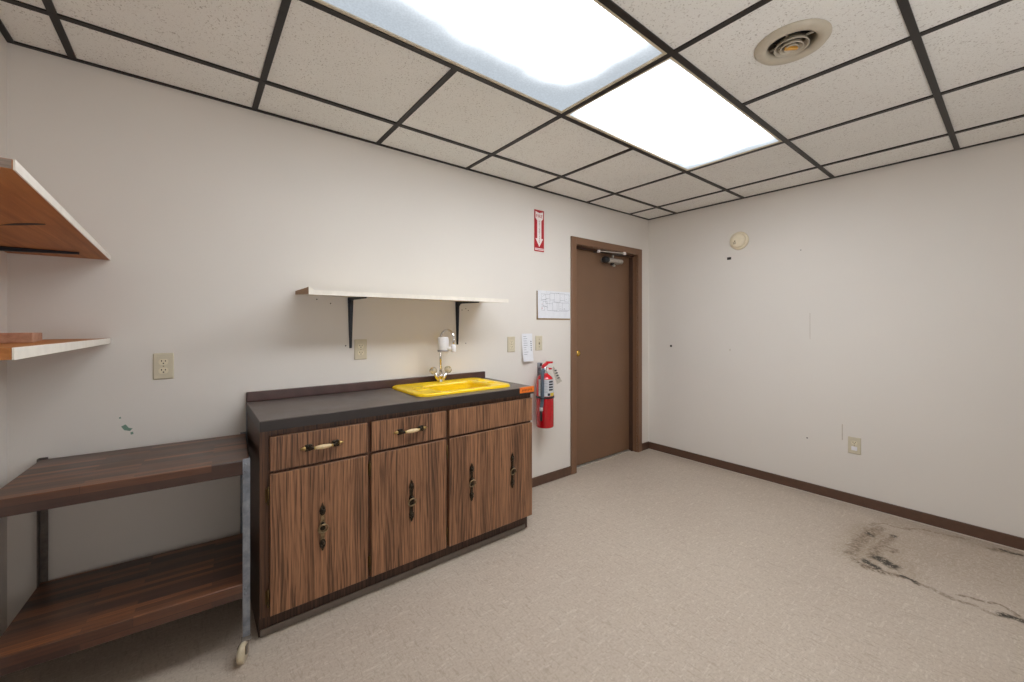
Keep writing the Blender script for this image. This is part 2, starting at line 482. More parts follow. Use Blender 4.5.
def lettering(name, text, size, mat, parent, origin, right, up, width=None):
    """flat raised letters as a mesh; origin = centre of the text"""
    cu = bpy.data.curves.new(name, 'FONT'); cu.body = text; cu.size = size
    cu.align_x = 'CENTER'; cu.align_y = 'CENTER'; cu.extrude = 0.0002; cu.resolution_u = 2
    tmp = bpy.data.objects.new(name, cu); C.objects.link(tmp)
    bpy.context.view_layer.update()
    me = bpy.data.meshes.new_from_object(tmp.evaluated_get(bpy.context.evaluated_depsgraph_get()))
    bpy.data.objects.remove(tmp)
    r, u = Vector(right).normalized(), Vector(up).normalized(); w = r.cross(u)
    sx = 1.0
    if width:
        xs = [v.co.x for v in me.vertices]; sx = width / (max(xs) - min(xs))
    base = wloc(parent); o3 = Vector(origin)
    for v in me.vertices:
        v.co = o3 + r * (v.co.x * sx) + u * v.co.y + w * v.co.z - base
    me.materials.clear(); me.materials.append(M[mat])
    o = bpy.data.objects.new(name, me); C.objects.link(o); o.parent = parent
    return o

def rrect(x0, x1, y0, y1, r, z, n=6):
    pts = []
    for cx, cy, a0 in ((x1 - r, y1 - r, 0), (x0 + r, y1 - r, PI / 2), (x0 + r, y0 + r, PI), (x1 - r, y0 + r, 1.5 * PI)):
        for k in range(n + 1):
            a = a0 + PI / 2 * k / n
            pts.append((cx + r * math.cos(a), cy + r * math.sin(a), z))
    return pts

# ------------------------------------------------------------------ the room shell
CZ = H + 0.006                                     # face of the tiles, just above the tees
WT = 0.14
fl = struct(link('floor', mk('floor').box(XL - WT, XR + WT, YF - WT, YB + 0.8, -0.08, 0.0)))
DX0, DX1, DZ = 2.565, 3.45, 1.945                  # door opening
wb = mk('wall')
wb.box(XL - WT, DX0, YB, YB + WT, 0, H + 0.25).box(DX1, XR + WT, YB, YB + WT, 0, H + 0.25).box(DX0, DX1, YB, YB + WT, DZ, H + 0.25)
wall_back = struct(link('wall_back', wb))
wall_right = struct(link('wall_right', mk('wall').box(XR, XR + WT, YF, YB, 0, H + 0.25)))
wall_left = struct(link('wall_left', mk('wall').box(XL - WT, XL, YF, YB, 0, H + 0.25)))
wall_front = struct(link('wall_front', mk('wall').box(XL - WT, XR + WT, YF - WT, YF, 0, H + 0.25)))

gx = [XL] + [GX0 + GDX * i for i in range(1, 8)] + [XR]
gy = [YB] + [GY0 + GDY * j for j in range(0, 7) if GY0 + GDY * j > YF + 0.05] + [YF]
LIGHTS = [(2, 4, 2), (4, 6, 2)]   # (first column line, last column line, row)
def is_light(i, j):
    return any(a <= i < b and j == r for a, b, r in LIGHTS)
cb = mk('ceil')
VC, VR = (1.772, -1.822), 0.121                    # ceiling diffuser
for i in range(len(gx) - 1):
    for j in range(len(gy) - 1):
        if is_light(i, j): continue
        dz = random.uniform(-0.0012, 0.0012)
        x0, x1, y0, y1 = gx[i], gx[i + 1], gy[j + 1], gy[j]
        if x0 < VC[0] < x1 and y0 < VC[1] < y1:    # tile cut out round the diffuser
            n = 48; R = 0.098
            ring = [(VC[0] + R * math.cos(2 * PI * k / n), VC[1] + R * math.sin(2 * PI * k / n)) for k in range(n)]
            def edge(k):
                c, s = math.cos(2 * PI * k / n), math.sin(2 * PI * k / n)
                tx = ((x1 if c > 0 else x0) - VC[0]) / c if abs(c) > 1e-9 else 1e9
                ty = ((y1 if s > 0 else y0) - VC[1]) / s if abs(s) > 1e-9 else 1e9
                t_ = min(tx, ty); return (VC[0] + c * t_, VC[1] + s * t_)
            for k in range(n):
                a, b = ring[k], ring[(k + 1) % n]; c_, d_ = edge((k + 1) % n), edge(k)
                cb.quad((*a, CZ), (*b, CZ), (*c_, CZ), (*d_, CZ))
            for cx, cy in ((x0, y0), (x1, y0), (x1, y1), (x0, y1)):
                best = sorted(range(n), key=lambda k: (edge(k)[0] - cx) ** 2 + (edge(k)[1] - cy) ** 2)[:2]
                cb._mark([cb.bm.faces.new([cb.bm.verts.new((*edge(best[0]), CZ)), cb.bm.verts.new((*edge(best[1]), CZ)), cb.bm.verts.new((cx, cy, CZ))])])
        else:
            cb.box(x0, x1, y0, y1, CZ + dz, CZ + 0.014)
cb.use(M['housing']).box(XL - WT, XR + WT, YF - WT, YB + WT, H + 0.25, H + 0.3)   # slab above
ceiling = struct(link('ceiling', cb))
for f in ceiling.data.polygons: f.use_smooth = False
# the dark T-bars: mains run in X, cross tees in Y
tb = mk('tee'); TW = 0.012
def bar_x(y, x0=XL, x1=XR): tb.box(x0, x1, y - TW, y + TW, H - 0.0005, H + 0.0075)
def bar_y(x, y0, y1): tb.box(x - TW, x + TW, y0, y1, H, H + 0.0075)
for y in gy[1:-1]: bar_x(y)
for i in range(1, len(gx) - 1):
    for j in range(len(gy) - 1):
        if any(a < i < b and j == r for a, b, r in LIGHTS): continue
        bar_y(gx[i], gy[j + 1] + TW, gy[j] - (TW if j else 0))
struct(link('trim_1', tb))
mo = mk('tee')                                     # wall angle round the ceiling
mo.box(XL, XR, YB - 0.017, YB - 0.0005, H - 0.001, H + 0.005).box(XL, XR, YF, YF + 0.017, H - 0.001, H + 0.005)
mo.box(XL, XL + 0.02, YF + 0.017, YB - 0.017, H - 0.001, H + 0.005).box(XR - 0.017, XR, YF + 0.017, YB - 0.017, H - 0.001, H + 0.005)
struct(link('trim_2', mo))

# baseboards
def base_profile(mb, x0, x1, y0, y1): mb.box(x0, x1, y0, y1, 0.0, 0.072, 0.004)
struct(link('baseboard_back', (lambda m: (base_profile(m, 1.66, DX0 - 0.066, -0.012, 0), base_profile(m, DX1 + 0.068, XR, -0.012, 0), m)[-1])(mk('base'))))
struct(link('baseboard_right', (lambda m: (base_profile(m, XR - 0.012, XR, YF, -0.012), m)[-1])(mk('base'))))
struct(link('baseboard_left', (lambda m: (base_profile(m, XL, XL + 0.012, YF + 0.012, -0.6), m)[-1])(mk('base'))))
struct(link('baseboard_front', (lambda m: (base_profile(m, XL, XR - 0.012, YF, YF + 0.012), m)[-1])(mk('base'))))
struct(link('trim_3', mk('caulk').box(XR - 0.018, XR - 0.012, YF + 0.012, -0.012, 0, 0.004)))

# door casing, jambs, stop, leaf
LY = 0.085
cs = mk('casing')
cs.box(2.501, DX0, -0.014, 0.0, 0, DZ + 0.062, 0.003).box(DX1, 3.517, -0.014, 0.0, 0, DZ + 0.062, 0.003).box(DX0, DX1, -0.014, 0.0, DZ, DZ + 0.062, 0.003)
cs.box(DX0 - 0.002, DX0 + 0.004, 0.0, WT, 0, DZ).box(DX1 - 0.004, DX1 + 0.002, 0.0, WT, 0, DZ).box(DX0, DX1, 0.0, WT, DZ - 0.004, DZ + 0.002)
cs.use(M['darkbrown'])
cs.box(DX1 - 0.016, DX1 - 0.004, 0.045, LY - 0.003, 0, DZ).box(DX0 + 0.004, DX0 + 0.012, 0.045, LY - 0.003, 0, DZ).box(DX0, DX1, 0.035, LY - 0.003, DZ - 0.014, DZ - 0.004)
struct(link('trim_4', cs))
door = mk('door').box(DX0 + 0.006, DX1 - 0.006, LY, LY + 0.044, 0.012, DZ - 0.006, 0.002)
door_o = struct(link('door_1', door, loc=(DX0, LY, 0)), 'brown flush door in a brown frame')
kb = mk('brassknob')
kb.lathe([(0.024, 0.0), (0.025, 0.003), (0.012, 0.006), (0.010, 0.03), (0.022, 0.036), (0.027, 0.048), (0.025, 0.058), (0.012, 0.064)], (2.632, LY, 1.012), (0, -1, 0), 24)
k_o = link('door_knob', kb, door_o); k_o['label'] = 'round polished brass knob'
cl = mk('aluminium')
cl.box(3.00, 3.25, LY - 0.048, LY, 1.842, 1.884, 0.006)
cl.lathe([(0.02, 0), (0.023, 0.006), (0.023, 0.24), (0.018, 0.25)], (3.25, LY - 0.05, 1.863), (-1, 0, 0), 20)
cl.use(M['rubber']).lathe([(0.027, 0), (0.03, 0.008), (0.03, 0.05), (0.022, 0.062)], (3.04, LY - 0.05, 1.863), (-1, 0, 0), 20)
cl.lathe([(0.018, 0), (0.018, 0.02)], (3.12, LY - 0.04, 1.822), 'Z', 16)
cl.use(M['aluminium']).lathe([(0.011, 0), (0.014, 0.012), (0.008, 0.02)], (3.12, LY - 0.06, 1.806), 'Z', 14)
cl.lathe([(0.009, 0), (0.009, 0.034)], (3.115, LY - 0.05, 1.884), 'Z', 14)
c_o = link('door_closer', cl, door_o); c_o['label'] = 'silver hydraulic closer with a dark end'
ca = mk('aluminium')
e0, e1 = Vector((2.905, 0.030, 1.925)), Vector((3.205, -0.030, 1.927))
ax_ = (e1 - e0).normalized(); pv = Vector((-ax_.y, ax_.x, 0)) * 0.008
ca.hexa([e0 - pv, e1 - pv, e1 + pv, e0 + pv] + [q + Vector((0, 0, 0.010)) for q in (e0 - pv, e1 - pv, e1 + pv, e0 + pv)], 0.001)
ca.use(M['signwhite'])
for e in (e0, e1): ca.lathe([(0.013, 0), (0.014, 0.003), (0.014, 0.024), (0.011, 0.026)], e + Vector((0, 0, -0.009)), 'Z', 16)
m_ = e0.lerp(e1, 0.62)
ca.use(M['darksteel']).box(2.895, 2.925, 0.030, LY, 1.922, 1.934, 0.001)
ca.hexa([(3.105, LY - 0.055, 1.914), (3.125, LY - 0.055, 1.914), (e1.x + 0.008, e1.y, 1.918), (e1.x - 0.008, e1.y, 1.918), (3.105, LY - 0.055, 1.920), (3.125, LY - 0.055, 1.920), (e1.x + 0.008, e1.y, 1.9245), (e1.x - 0.008, e1.y, 1.9245)])
link('closer_arm', ca, c_o)['label'] = 'slim arm with pale end caps'
struct(link('trim_5', mk('aluminium').box(DX0 + 0.006, DX1 - 0.006, LY - 0.02, LY + 0.05, 0, 0.006)))
struct(link('dark_sheet', mk('black').box(DX0 - 0.1, DX1 + 0.1, WT + 0.02, WT + 0.04, 0, H)))   # black sheet standing in for the dark space behind the door leaf

# marks on the walls
def splat(mb, pts, y): mb._mark([mb.bm.faces.new([mb.bm.verts.new((x, y, z)) for x, z in pts])])
pc = mk('green')
splat(pc, [(-0.232, 0.835), (-0.218, 0.842), (-0.208, 0.826), (-0.196, 0.822), (-0.204, 0.812), (-0.222, 0.818)], -0.0008)
splat(pc, [(-0.203, 0.806), (-0.195, 0.808), (-0.193, 0.797), (-0.202, 0.796)], -0.0008)
splat(pc, [(-0.238, 0.875), (-0.232, 0.876), (-0.232, 0.869), (-0.238, 0.869)], -0.0008)
link('paint_chip', pc, wall_back)
sc_ = mk('slot')
for x, z, s in ((0.60, 1.38, .0035), (0.53, 1.40, .0035), (0.68, 1.145, .004), (1.49, 1.36, .0035), (1.47, 1.372, .003), (1.44, 1.362, .003), (1.47, 1.135, .0035)):
    sc_.lathe([(s, 0), (s, 0.0006)], (x, -0.0007, z), 'Y', 10)
link('screw_hole', sc_, wall_back)
hl = mk('slot')
hl.box(XR - 0.001, XR + 0.001, -0.806, -0.772, 1.822, 1.844).box(XR - 0.001, XR + 0.001, -0.258, -0.238, 1.043, 1.063)
hl.box(XR - 0.0008, XR + 0.001, -1.317, -1.311, 1.828, 1.834).box(XR - 0.0008, XR + 0.001, -1.359, -1.350, 0.402, 0.410)
link('wall_hole', hl, wall_right)
sf = mk('scuff')
sf.box(XR - 0.0006, XR + 0.001, -1.374, -1.371, 1.154, 1.349).box(XR - 0.0006, XR + 0.001, -1.568, -1.562, 0.437, 0.551).box(XR - 0.0006, XR + 0.001, -0.800, -0.792, 1.035, 1.05)
link('scuff_mark', sf, wall_right)

# ------------------------------------------------------------------ ceiling lights
def ceiling_light(col0, col1, row, label, mat):
    x0, x1 = gx[col0] + TW, gx[col1] - TW
    y0, y1 = gy[row + 1] + TW, gy[row] - TW
    cx, cy = (x0 + x1) / 2, (y0 + y1) / 2
    t = thing('ceiling_light', label, 'ceiling light', (cx, cy, H), 0, 'fluorescent ceiling panels side by side')
    hs = mk('housing')
    hs.box(x0, x1, y0, y1, H + 0.10, H + 0.105).box(x0, x0 + 0.004, y0, y1, H + 0.012, H + 0.1).box(x1 - 0.004, x1, y0, y1, H + 0.012, H + 0.1)
    hs.box(x0, x1, y0, y0 + 0.004, H + 0.012, H + 0.1).box(x0, x1, y1 - 0.004, y1, H + 0.012, H + 0.1)
    link('housing', hs, t)
    fr = mk('lightframe'); w = 0.014
    fr.box(x0, x1, y0, y0 + w, H + 0.002, H + 0.012, 0.002).box(x0, x1, y1 - w, y1, H + 0.002, H + 0.012, 0.002)
    fr.box(x0, x0 + w, y0 + w, y1 - w, H + 0.002, H + 0.012, 0.002).box(x1 - w, x1, y0 + w, y1 - w, H + 0.002, H + 0.012, 0.002)
    link('frame', fr, t)
    d = MB().use(mat).box(x0 + w, x1 - w, y0 + w, y1 - w, H + 0.007, H + 0.010)
    link('diffuser', d, t)
    return t
ST = 13.0
D1 = mat_diffuser('light_lens_dim_edges', (-0.80, -0.40), (0.66, 0.30), (-0.52, -0.22), (0.29, -0.12), ST * 1.3)
D2 = mat_diffuser('light_lens_bright', (-0.74, -0.46), (0.70, 0.34), (-0.46, -0.16), (0.42, 0.10), ST * 1.35)
ceiling_light(2, 4, 2, 'fluorescent ceiling panel with dim grey edges above the cabinet, cut by top of frame', D1)
ceiling_light(4, 6, 2, 'fluorescent ceiling panel lit almost to its edges, towards the door and right wall', D2)

# ------------------------------------------------------------------ round air diffuser
vt = thing('ceiling_vent', 'round beige air diffuser with nested rings in a ceiling tile', 'vent', (VC[0], VC[1], H))
v0 = mk('vent')
def cone(mb, prof, z=H):
    mb.lathe([(r, dz) for r, dz in prof], (VC[0], VC[1], z), 'Z', 56, False, False)
cone(v0, [(VR, 0.005), (VR, 0.001), (VR - 0.004, -0.003), (0.112, -0.010), (0.094, -0.012), (0.082, -0.008), (0.077, 0.002), (0.077, 0.05), (0.080, 0.05), (0.080, 0.006), (VR, 0.005)])
link('flange', v0, vt)
v1 = mk('black'); v1.lathe([(0.079, 0.05), (0.001, 0.052)], (VC[0], VC[1], H), 'Z', 40, False, False)
link('duct_throat', v1, vt)
v2 = mk('vent'); cone(v2, [(0.044, 0.008), (0.053, -0.013), (0.0555, -0.014), (0.0555, -0.010), (0.047, 0.008), (0.044, 0.008)])
link('ring', v2, vt)
v3 = mk('vent'); cone(v3, [(0.026, 0.004), (0.035, -0.017), (0.0375, -0.018), (0.0375, -0.014), (0.029, 0.004), (0.026, 0.004)])
link('ring', v3, vt)
v4 = mk('vent'); cone(v4, [(0.012, 0.0), (0.020, -0.019), (0.0225, -0.020), (0.0225, -0.016), (0.015, 0.0), (0.012, 0.0)])
v4.box(VC[0] - 0.07, VC[0] + 0.07, VC[1] - 0.002, VC[1] + 0.002, H + 0.006, H + 0.012).box(VC[0] - 0.002, VC[0] + 0.002, VC[1] - 0.07, VC[1] + 0.07, H + 0.006, H + 0.012)
link('ring', v4, vt)
v5 = mk('amber'); v5.hexa([(VC[0] - 0.022, VC[1] + 0.012, H - 0.022), (VC[0] - 0.014, VC[1] + 0.020, H - 0.022), (VC[0] + 0.018, VC[1] - 0.012, H - 0.022), (VC[0] + 0.010, VC[1] - 0.020, H - 0.022),
                           (VC[0] - 0.022, VC[1] + 0.012, H - 0.012), (VC[0] - 0.014, VC[1] + 0.020, H - 0.012), (VC[0] + 0.018, VC[1] - 0.012, H - 0.012), (VC[0] + 0.010, VC[1] - 0.020, H - 0.012)], 0.002)
link('damper_tab', v5, vt)['label'] = 'amber tab in the middle of the diffuser'

# ------------------------------------------------------------------ base cabinet
CX0, CX1 = 0.213, 1.640
FY = -0.478                                        # face frame
DY = -0.497                                        # front of doors and drawers
BZ, TZ = 0.092, 0.842                              # bottom of the face, underside of the counter
cab = thing('base_cabinet', 'long walnut-laminate base cabinet with drawers and doors under the dark counter', 'cabinet', (CX0, FY, 0))
cc = mk('oakdark')
side = [(-0.003, 0.0), (-0.445, 0.0), (-0.445, BZ - 0.012), (FY + 0.0192, BZ), (FY + 0.0192, TZ), (-0.003, TZ)]
for x in (CX0, CX1 - 0.018): cc.prism([(x, y, z) for y, z in side], (0.018, 0, 0))
cc.box(CX0 + 0.018, CX1 - 0.018, -0.009, -0.003, BZ, TZ)          # back
cc.box(CX0 + 0.018, CX1 - 0.018, FY + 0.02, -0.009, BZ, BZ + 0.016)  # floor of the cabinet
link('carcass', cc, cab)
ff = mk('oakframe')
for x0, x1 in ((CX0, CX0 + 0.034), (0.634, 0.654), (1.040, 1.062), (CX1 - 0.02, CX1)):
    ff.box(x0, x1, FY, FY + 0.019, BZ, TZ)
ff.box(CX0 + 0.034, CX1 - 0.02, FY + 0.0005, FY + 0.019, TZ - 0.03, TZ).box(CX0 + 0.034, CX1 - 0.02, FY + 0.0005, FY + 0.019, 0.655, 0.69).box(CX0 + 0.034, CX1 - 0.02, FY + 0.0005, FY + 0.019, BZ, BZ + 0.03)
link('face_frame', ff, cab)['label'] = 'brown face frame around the doors'
pl = mk('oakdark').box(CX0 + 0.018, CX1 - 0.018, -0.445, -0.43, 0.0, BZ)
plo = link('plinth', pl, cab)
st = mk('toe').box(CX0 + 0.004, CX1 - 0.02, -0.452, -0.445, 0.0, 0.03, 0.003)
link('floor_strip', st, plo)['label'] = 'grey vinyl strip along the floor'
ss = mk('galv').box(CX0 - 0.004, CX0 - 0.0002, -0.030, -0.008, 0.52, TZ - 0.001)  # thin grey strip up the back edge of the side
link('back_edge_strip', ss, cab)['label'] = 'pale strip at the back edge of the side'

def front(name, x0, x1, z0, z1, mat):
    mb = MB().use(mat).box(x0, x1, DY, FY - 0.0008, z0, z1, 0.0025, 2)
    mb.use(M['oakedge']).box(x0 + 0.003, x1 - 0.003, DY + 0.002, DY + 0.016, z1 - 0.001, z1 + 0.0008)  # paler strip along the top edge
    return link(name, mb, cab)
def hinge(parent, x, z):
    mb = mk('hinge')
    mb.tube([(x, DY + 0.006, z - 0.03), (x, DY + 0.006, z + 0.03)], 0.0038, 10)
    mb.ball((x, DY + 0.006, z + 0.033), 0.0045).ball((x, DY + 0.006, z - 0.033), 0.0045)
    mb.box(x - 0.010, x, FY - 0.004, FY - 0.001, z - 0.027, z + 0.027)
    link('hinge', mb, parent)
def door_pull(parent, x, z, plate, ends):
    """long pierced backplate with pointed finials and a hanging ring"""
    mb = MB().use(M[plate])
    half = [(0.000, .0125), (.012, .013), (.020, .010), (.028, .0065), (.040, .0075), (.052, .009), (.058, .006)]
    pts = [(h, w) for h, w in half]
    out = [(x + w, DY, z + h) for h, w in reversed(pts)] + [(x + w, DY, z - h) for h, w in pts[1:]]
    out += [(x - w, DY, z - h) for h, w in reversed(pts)] + [(x - w, DY, z + h) for h, w in pts[1:]]
    mb.prism(out, (0, -0.004, 0), 0.001)
    mb.use(M[ends])
    for s in (1, -1):                              # leaf-shaped finials
        lf = [(0.050, .004), (.058, .010), (.066, .0125), (.076, .011), (.086, .0075), (.094, .003), (.102, .0008)]
        o2 = [(x + w, DY, z + s * h) for h, w in lf] + [(x - w, DY, z + s * h) for h, w in reversed(lf)]
        if s < 0: o2 = o2[::-1]
        mb.prism(o2, (0, -0.006, 0), 0.0015)
        mb.ball((x, DY - 0.006, z + s * 0.068), 0.008, 1, 0.7, 1.2, 12)
        mb.ball((x - 0.006, DY - 0.005, z + s * 0.080), 0.005, 1, 0.7, 1.2, 10).ball((x + 0.006, DY - 0.005, z + s * 0.080), 0.005, 1, 0.7, 1.2, 10)
    mb.ball((x, DY - 0.008, z + 0.016), 0.0075, 1, 1, 1, 14)
    mb.use(M['bronze']).lathe([(0.0105, 0), (0.0105, 0.0012)], (x, DY - 0.0042, z - 0.004), (0, -1, 0), 18)
    mb.use(M['oldbrass']).torus((x, DY - 0.012, z - 0.004), 0.0195, 0.0032, (1, 0, 0), (0, -0.25, 1))
    o = link('handle', mb, parent); return o
def drawer_pull(parent, x, z):
    """bail pull: cream porcelain barrel between dark leaf ends with brass tips"""
    mb = mk('cream')
    y = DY - 0.024
    mb.lathe([(0.0055, -0.032), (0.008, -0.024), (0.0095, -0.008), (0.0100, 0), (0.0095, 0.008), (0.008, 0.024), (0.0055, 0.032)], (x, y, z), 'X', 18)
    for s in (1, -1):
        mb.use(M['brass']).lathe([(0.0065, 0), (0.0085, 0.003), (0.0065, 0.007)], (x + s * 0.031, y, z), (s, 0, 0), 14)
        mb.use(M['bronze']).tube([(x + s * 0.034, y, z), (x + s * 0.046, y + 0.004, z), (x + s * 0.056, y + 0.013, z), (x + s * 0.060, DY, z)], [0.006, 0.0065, 0.0065, 0.008], 12)
        for dx, dz, r in ((0.048, 0.008, .0075), (0.050, -0.007, .0075), (0.060, 0.009, .007), (0.062, -0.008, .007), (0.056, 0, .009)):
            mb.ball((x + s * dx, DY - 0.005, z + dz), r, 1.25, 0.75, 0.9, 12)
        mb.use(M['brass']).lathe([(0.0075, 0), (0.0085, 0.004), (0.006, 0.012), (0.0015, 0.022)], (x + s * 0.066, DY - 0.006, z), (s, 0, 0), 14)
    return link('handle', mb, parent)

d1 = front('drawer', 0.246, 0.635, 0.677, 0.814, M['oak'])
drawer_pull(d1, 0.440, 0.748)
d2 = front('drawer', 0.652, 1.042, 0.677, 0.814, M['oak2'])
drawer_pull(d2, 0.842, 0.748)
front('false_drawer_front', 1.060, 1.637, 0.677, 0.814, M['oak3'])['label'] = 'wide drawer front without a handle'
o1 = front('door', 0.246, 0.635, 0.098, 0.664, M['oak2'])
door_pull(o1, 0.441, 0.398, 'oldbrass', 'bronze'); hinge(o1, 0.241, 0.58); hinge(o1, 0.241, 0.17)
o2 = front('door', 0.652, 1.042, 0.098, 0.664, M['oak3'])
door_pull(o2, 0.847, 0.400, 'bronze', 'bronze'); hinge(o2, 0.646, 0.595); hinge(o2, 0.646, 0.165)
o3 = front('door', 1.060, 1.3455, 0.098, 0.664, M['oak'])
door_pull(o3, 1.197, 0.406, 'bronze', 'bronze'); hinge(o3, 1.051, 0.595); hinge(o3, 1.051, 0.165)
o4 = front('door', 1.3462, 1.637, 0.098, 0.664, M['oak'])
door_pull(o4, 1.480, 0.406, 'bronze', 'bronze')

# ------------------------------------------------------------------ countertop with splashback and sink cut-out
KX0, KX1, KY0, KY1 = 0.210, 1.6415, -0.508, -0.001
SX0, SX1, SY0, SY1 = 0.924, 1.536, -0.436, -0.026
ct = mk('counter')
kb_, kt = TZ + 0.0008, 0.886
hx0, hx1, hy0, hy1 = SX0 + 0.04, SX1 - 0.04, SY0 + 0.03, SY1 - 0.03
o4_ = [(KX0, KY0), (KX1, KY0), (KX1, KY1), (KX0, KY1)]; i4_ = [(hx0, hy0), (hx1, hy0), (hx1, hy1), (hx0, hy1)]
for k in range(4):
    a, b = o4_[k], o4_[(k + 1) % 4]; c_, d_ = i4_[(k + 1) % 4], i4_[k]
    ct.use(M['counter']).quad((*a, kt), (*b, kt), (*c_, kt), (*d_, kt))
    ct.quad((*a, kb_), (*d_, kb_), (*c_, kb_), (*b, kb_))
    ct.quad((*d_, kt), (*c_, kt), (*c_, kb_), (*d_, kb_))
    ct.use(M['counteredge']).quad((*a, kb_), (*b, kb_), (*b, kt), (*a, kt))
bmesh.ops.remove_doubles(ct.bm, verts=ct.bm.verts, dist=1e-5)
ed = [e for e in ct.bm.edges if all(abs(v.co.z - kt) < 1e-5 for v in e.verts) and (all(abs(v.co.y - KY0) < 1e-5 for v in e.verts) or all(abs(v.co.x - KX0) < 1e-5 for v in e.verts) or all(abs(v.co.x - KX1) < 1e-5 for v in e.verts))]
bmesh.ops.bevel(ct.bm, geom=ed, offset=0.003, segments=2, profile=0.5, affect='EDGES')
cto = link('countertop', ct, loc=(KX0, KY0, kb_))
tag(cto, 'worn dark brown laminate countertop on the walnut cabinet, holding the yellow sink', 'countertop')
sp = mk('splash').box(KX0, 1.618, -0.022, -0.0015, kt, 0.934, 0.004)
link('backsplash', sp, cto)['label'] = 'low plum-brown splashback against the wall'
og = mk('orange'); og.box(1.530, KX1 + 0.0006, KY0 - 0.0006, KY0 + 0.0005, 0.854, 0.8845).box(1.532, KX1 + 0.0006, KY0 - 0.0006, KY0 + 0.012, 0.8845, 0.8868).box(KX1, KX1 + 0.0008, KY0, KY0 + 0.02, 0.856, 0.885)
og.use(M['orangeink'])
for k in range(7): og.box(1.546 + k * 0.0115, 1.546 + k * 0.0115 + 0.007, KY0 - 0.0009, KY0, 0.864 + 0.002 * (k % 2), 0.876)
link('orange_sticker', og, cto)['label'] = 'orange sticker on the front right corner of the edge'

# ------------------------------------------------------------------ yellow sink
sk = mk('yellow'); n_ = 7
bx0, bx1, by0, by1 = 1.075, 1.425, -0.385, -0.125
rim = kt + 0.016
loops = [rrect(SX0, SX1, SY0, SY1, 0.05, kt + 0.0005, n_), rrect(SX0, SX1, SY0, SY1, 0.05, kt + 0.009, n_),
         rrect(SX0 + 0.004, SX1 - 0.004, SY0 + 0.004, SY1 - 0.004, 0.047, rim - 0.002, n_), rrect(SX0 + 0.010, SX1 - 0.010, SY0 + 0.010, SY1 - 0.010, 0.044, rim, n_),
         rrect(SX0 + 0.022, SX1 - 0.022, SY0 + 0.022, SY1 - 0.022, 0.036, rim - 0.001, n_), rrect(SX0 + 0.030, SX1 - 0.030, SY0 + 0.028, SY1 - 0.030, 0.034, rim - 0.0025, n_),
         rrect(bx0 - 0.012, bx1 + 0.012, by0 - 0.008, by1 + 0.012, 0.05, rim - 0.003, n_), rrect(bx0 - 0.003, bx1 + 0.003, by0 - 0.002, by1 + 0.003, 0.046, rim - 0.007, n_),
         rrect(bx0, bx1, by0, by1, 0.044, rim - 0.018, n_), rrect(bx0 + 0.018, bx1 - 0.012, by0 + 0.012, by1 - 0.012, 0.042, rim - 0.13, n_),
         rrect(bx0 + 0.034, bx1 - 0.028, by0 + 0.028, by1 - 0.028, 0.04, rim - 0.15, n_)]
sk.ring_loft(loops, cap0=False, cap1=True)
# outside of the bowl
sk.ring_loft([rrect(hx0 + 0.02, hx1 - 0.02, hy0 + 0.012, hy1 - 0.012, 0.05, kt + 0.002, n_), rrect(bx0 + 0.01, bx1 - 0.004, by0 + 0.002, by1 - 0.002, 0.05, rim - 0.154, n_)], cap0=False, cap1=True)
sko = link('sink', sk, loc=(SX0, SY0, kt))
tag(sko, 'yellow plastic bar sink set into the dark countertop below the wall shelf', 'sink')
so = mk('yellow'); so.ring_loft([rrect(0.975, 1.045, -0.30, -0.20, 0.018, rim - 0.008, 5), rrect(0.977, 1.043, -0.298, -0.202, 0.017, rim + 0.001, 5), rrect(0.984, 1.036, -0.291, -0.209, 0.013, rim + 0.002, 5), rrect(0.988, 1.032, -0.287, -0.213, 0.012, rim - 0.005, 5)], False, True)
link('soap_recess', so, sko)
for hy in (-0.175, -0.285):
    ring = mk('yellow').torus((1.480, hy, rim - 0.004), 0.022, 0.006, (1, 0, 0), (0, 1, 0), 28, 10)
    ring.use(M['oakedge'] if False else M['yellow']).lathe([(0.02, 0), (0.02, 0.001)], (1.480, hy, rim - 0.008), 'Z', 24)
    link('tumbler_ring', ring, sko)
dr = mk('chrome').lathe([(0.036, 0.0), (0.038, 0.003), (0.028, 0.004), (0.022, 0.001), (0.004, 0.001)], (1.26, -0.25, rim - 0.15), 'Z', 28)
link('drain', dr, sko)['label'] = 'chrome drain ring'

# ------------------------------------------------------------------ faucet with a filter on its spout
FX, FYY, FZ = 1.238, -0.072, rim - 0.002
fa = thing('faucet', 'chrome gooseneck faucet with two clear knobs and a white filter cartridge behind the yellow sink', 'faucet', (FX, FYY, FZ))
fb = mk('chrome')
fb.lathe([(0.014, 0), (0.015, 0.004), (0.012, 0.008), (0.022, 0.036), (0.023, 0.044), (0.018, 0.049), (0.011, 0.053), (0.010, 0.066)], (FX, FYY, FZ), 'Z', 28)
link('body', fb, fa)
def arc(c, r, a0, a1, n, u, v):
    c, u, v = Vector(c), Vector(u), Vector(v)
    return [c + u * (r * math.cos(a0 + (a1 - a0) * k / n)) + v * (r * math.sin(a0 + (a1 - a0) * k / n)) for k in range(n + 1)]
R_ = 0.054
u_ = Vector((0.35, -0.94, 0)).normalized()                  # the spout swings out over the bowl
top = FZ + 0.275
ctr = Vector((FX, FYY, top)) + u_ * R_
neck = [(FX, FYY, FZ + 0.06), (FX, FYY, FZ + 0.17)] + arc(ctr, R_, PI, -0.12, 16, u_, (0, 0, 1))
end = Vector(neck[-1]); neck.append(end + Vector((0, 0, -0.045)) + u_ * -0.004)
link('spout', mk('chrome').tube(neck, 0.0075, 14), fa)
tip = Vector(neck[-1])
fi = mk('whiteplastic')
fc = Vector((FX, FYY, 0)) + u_ * 0.030 + Vector((-0.016, -0.016, 0))
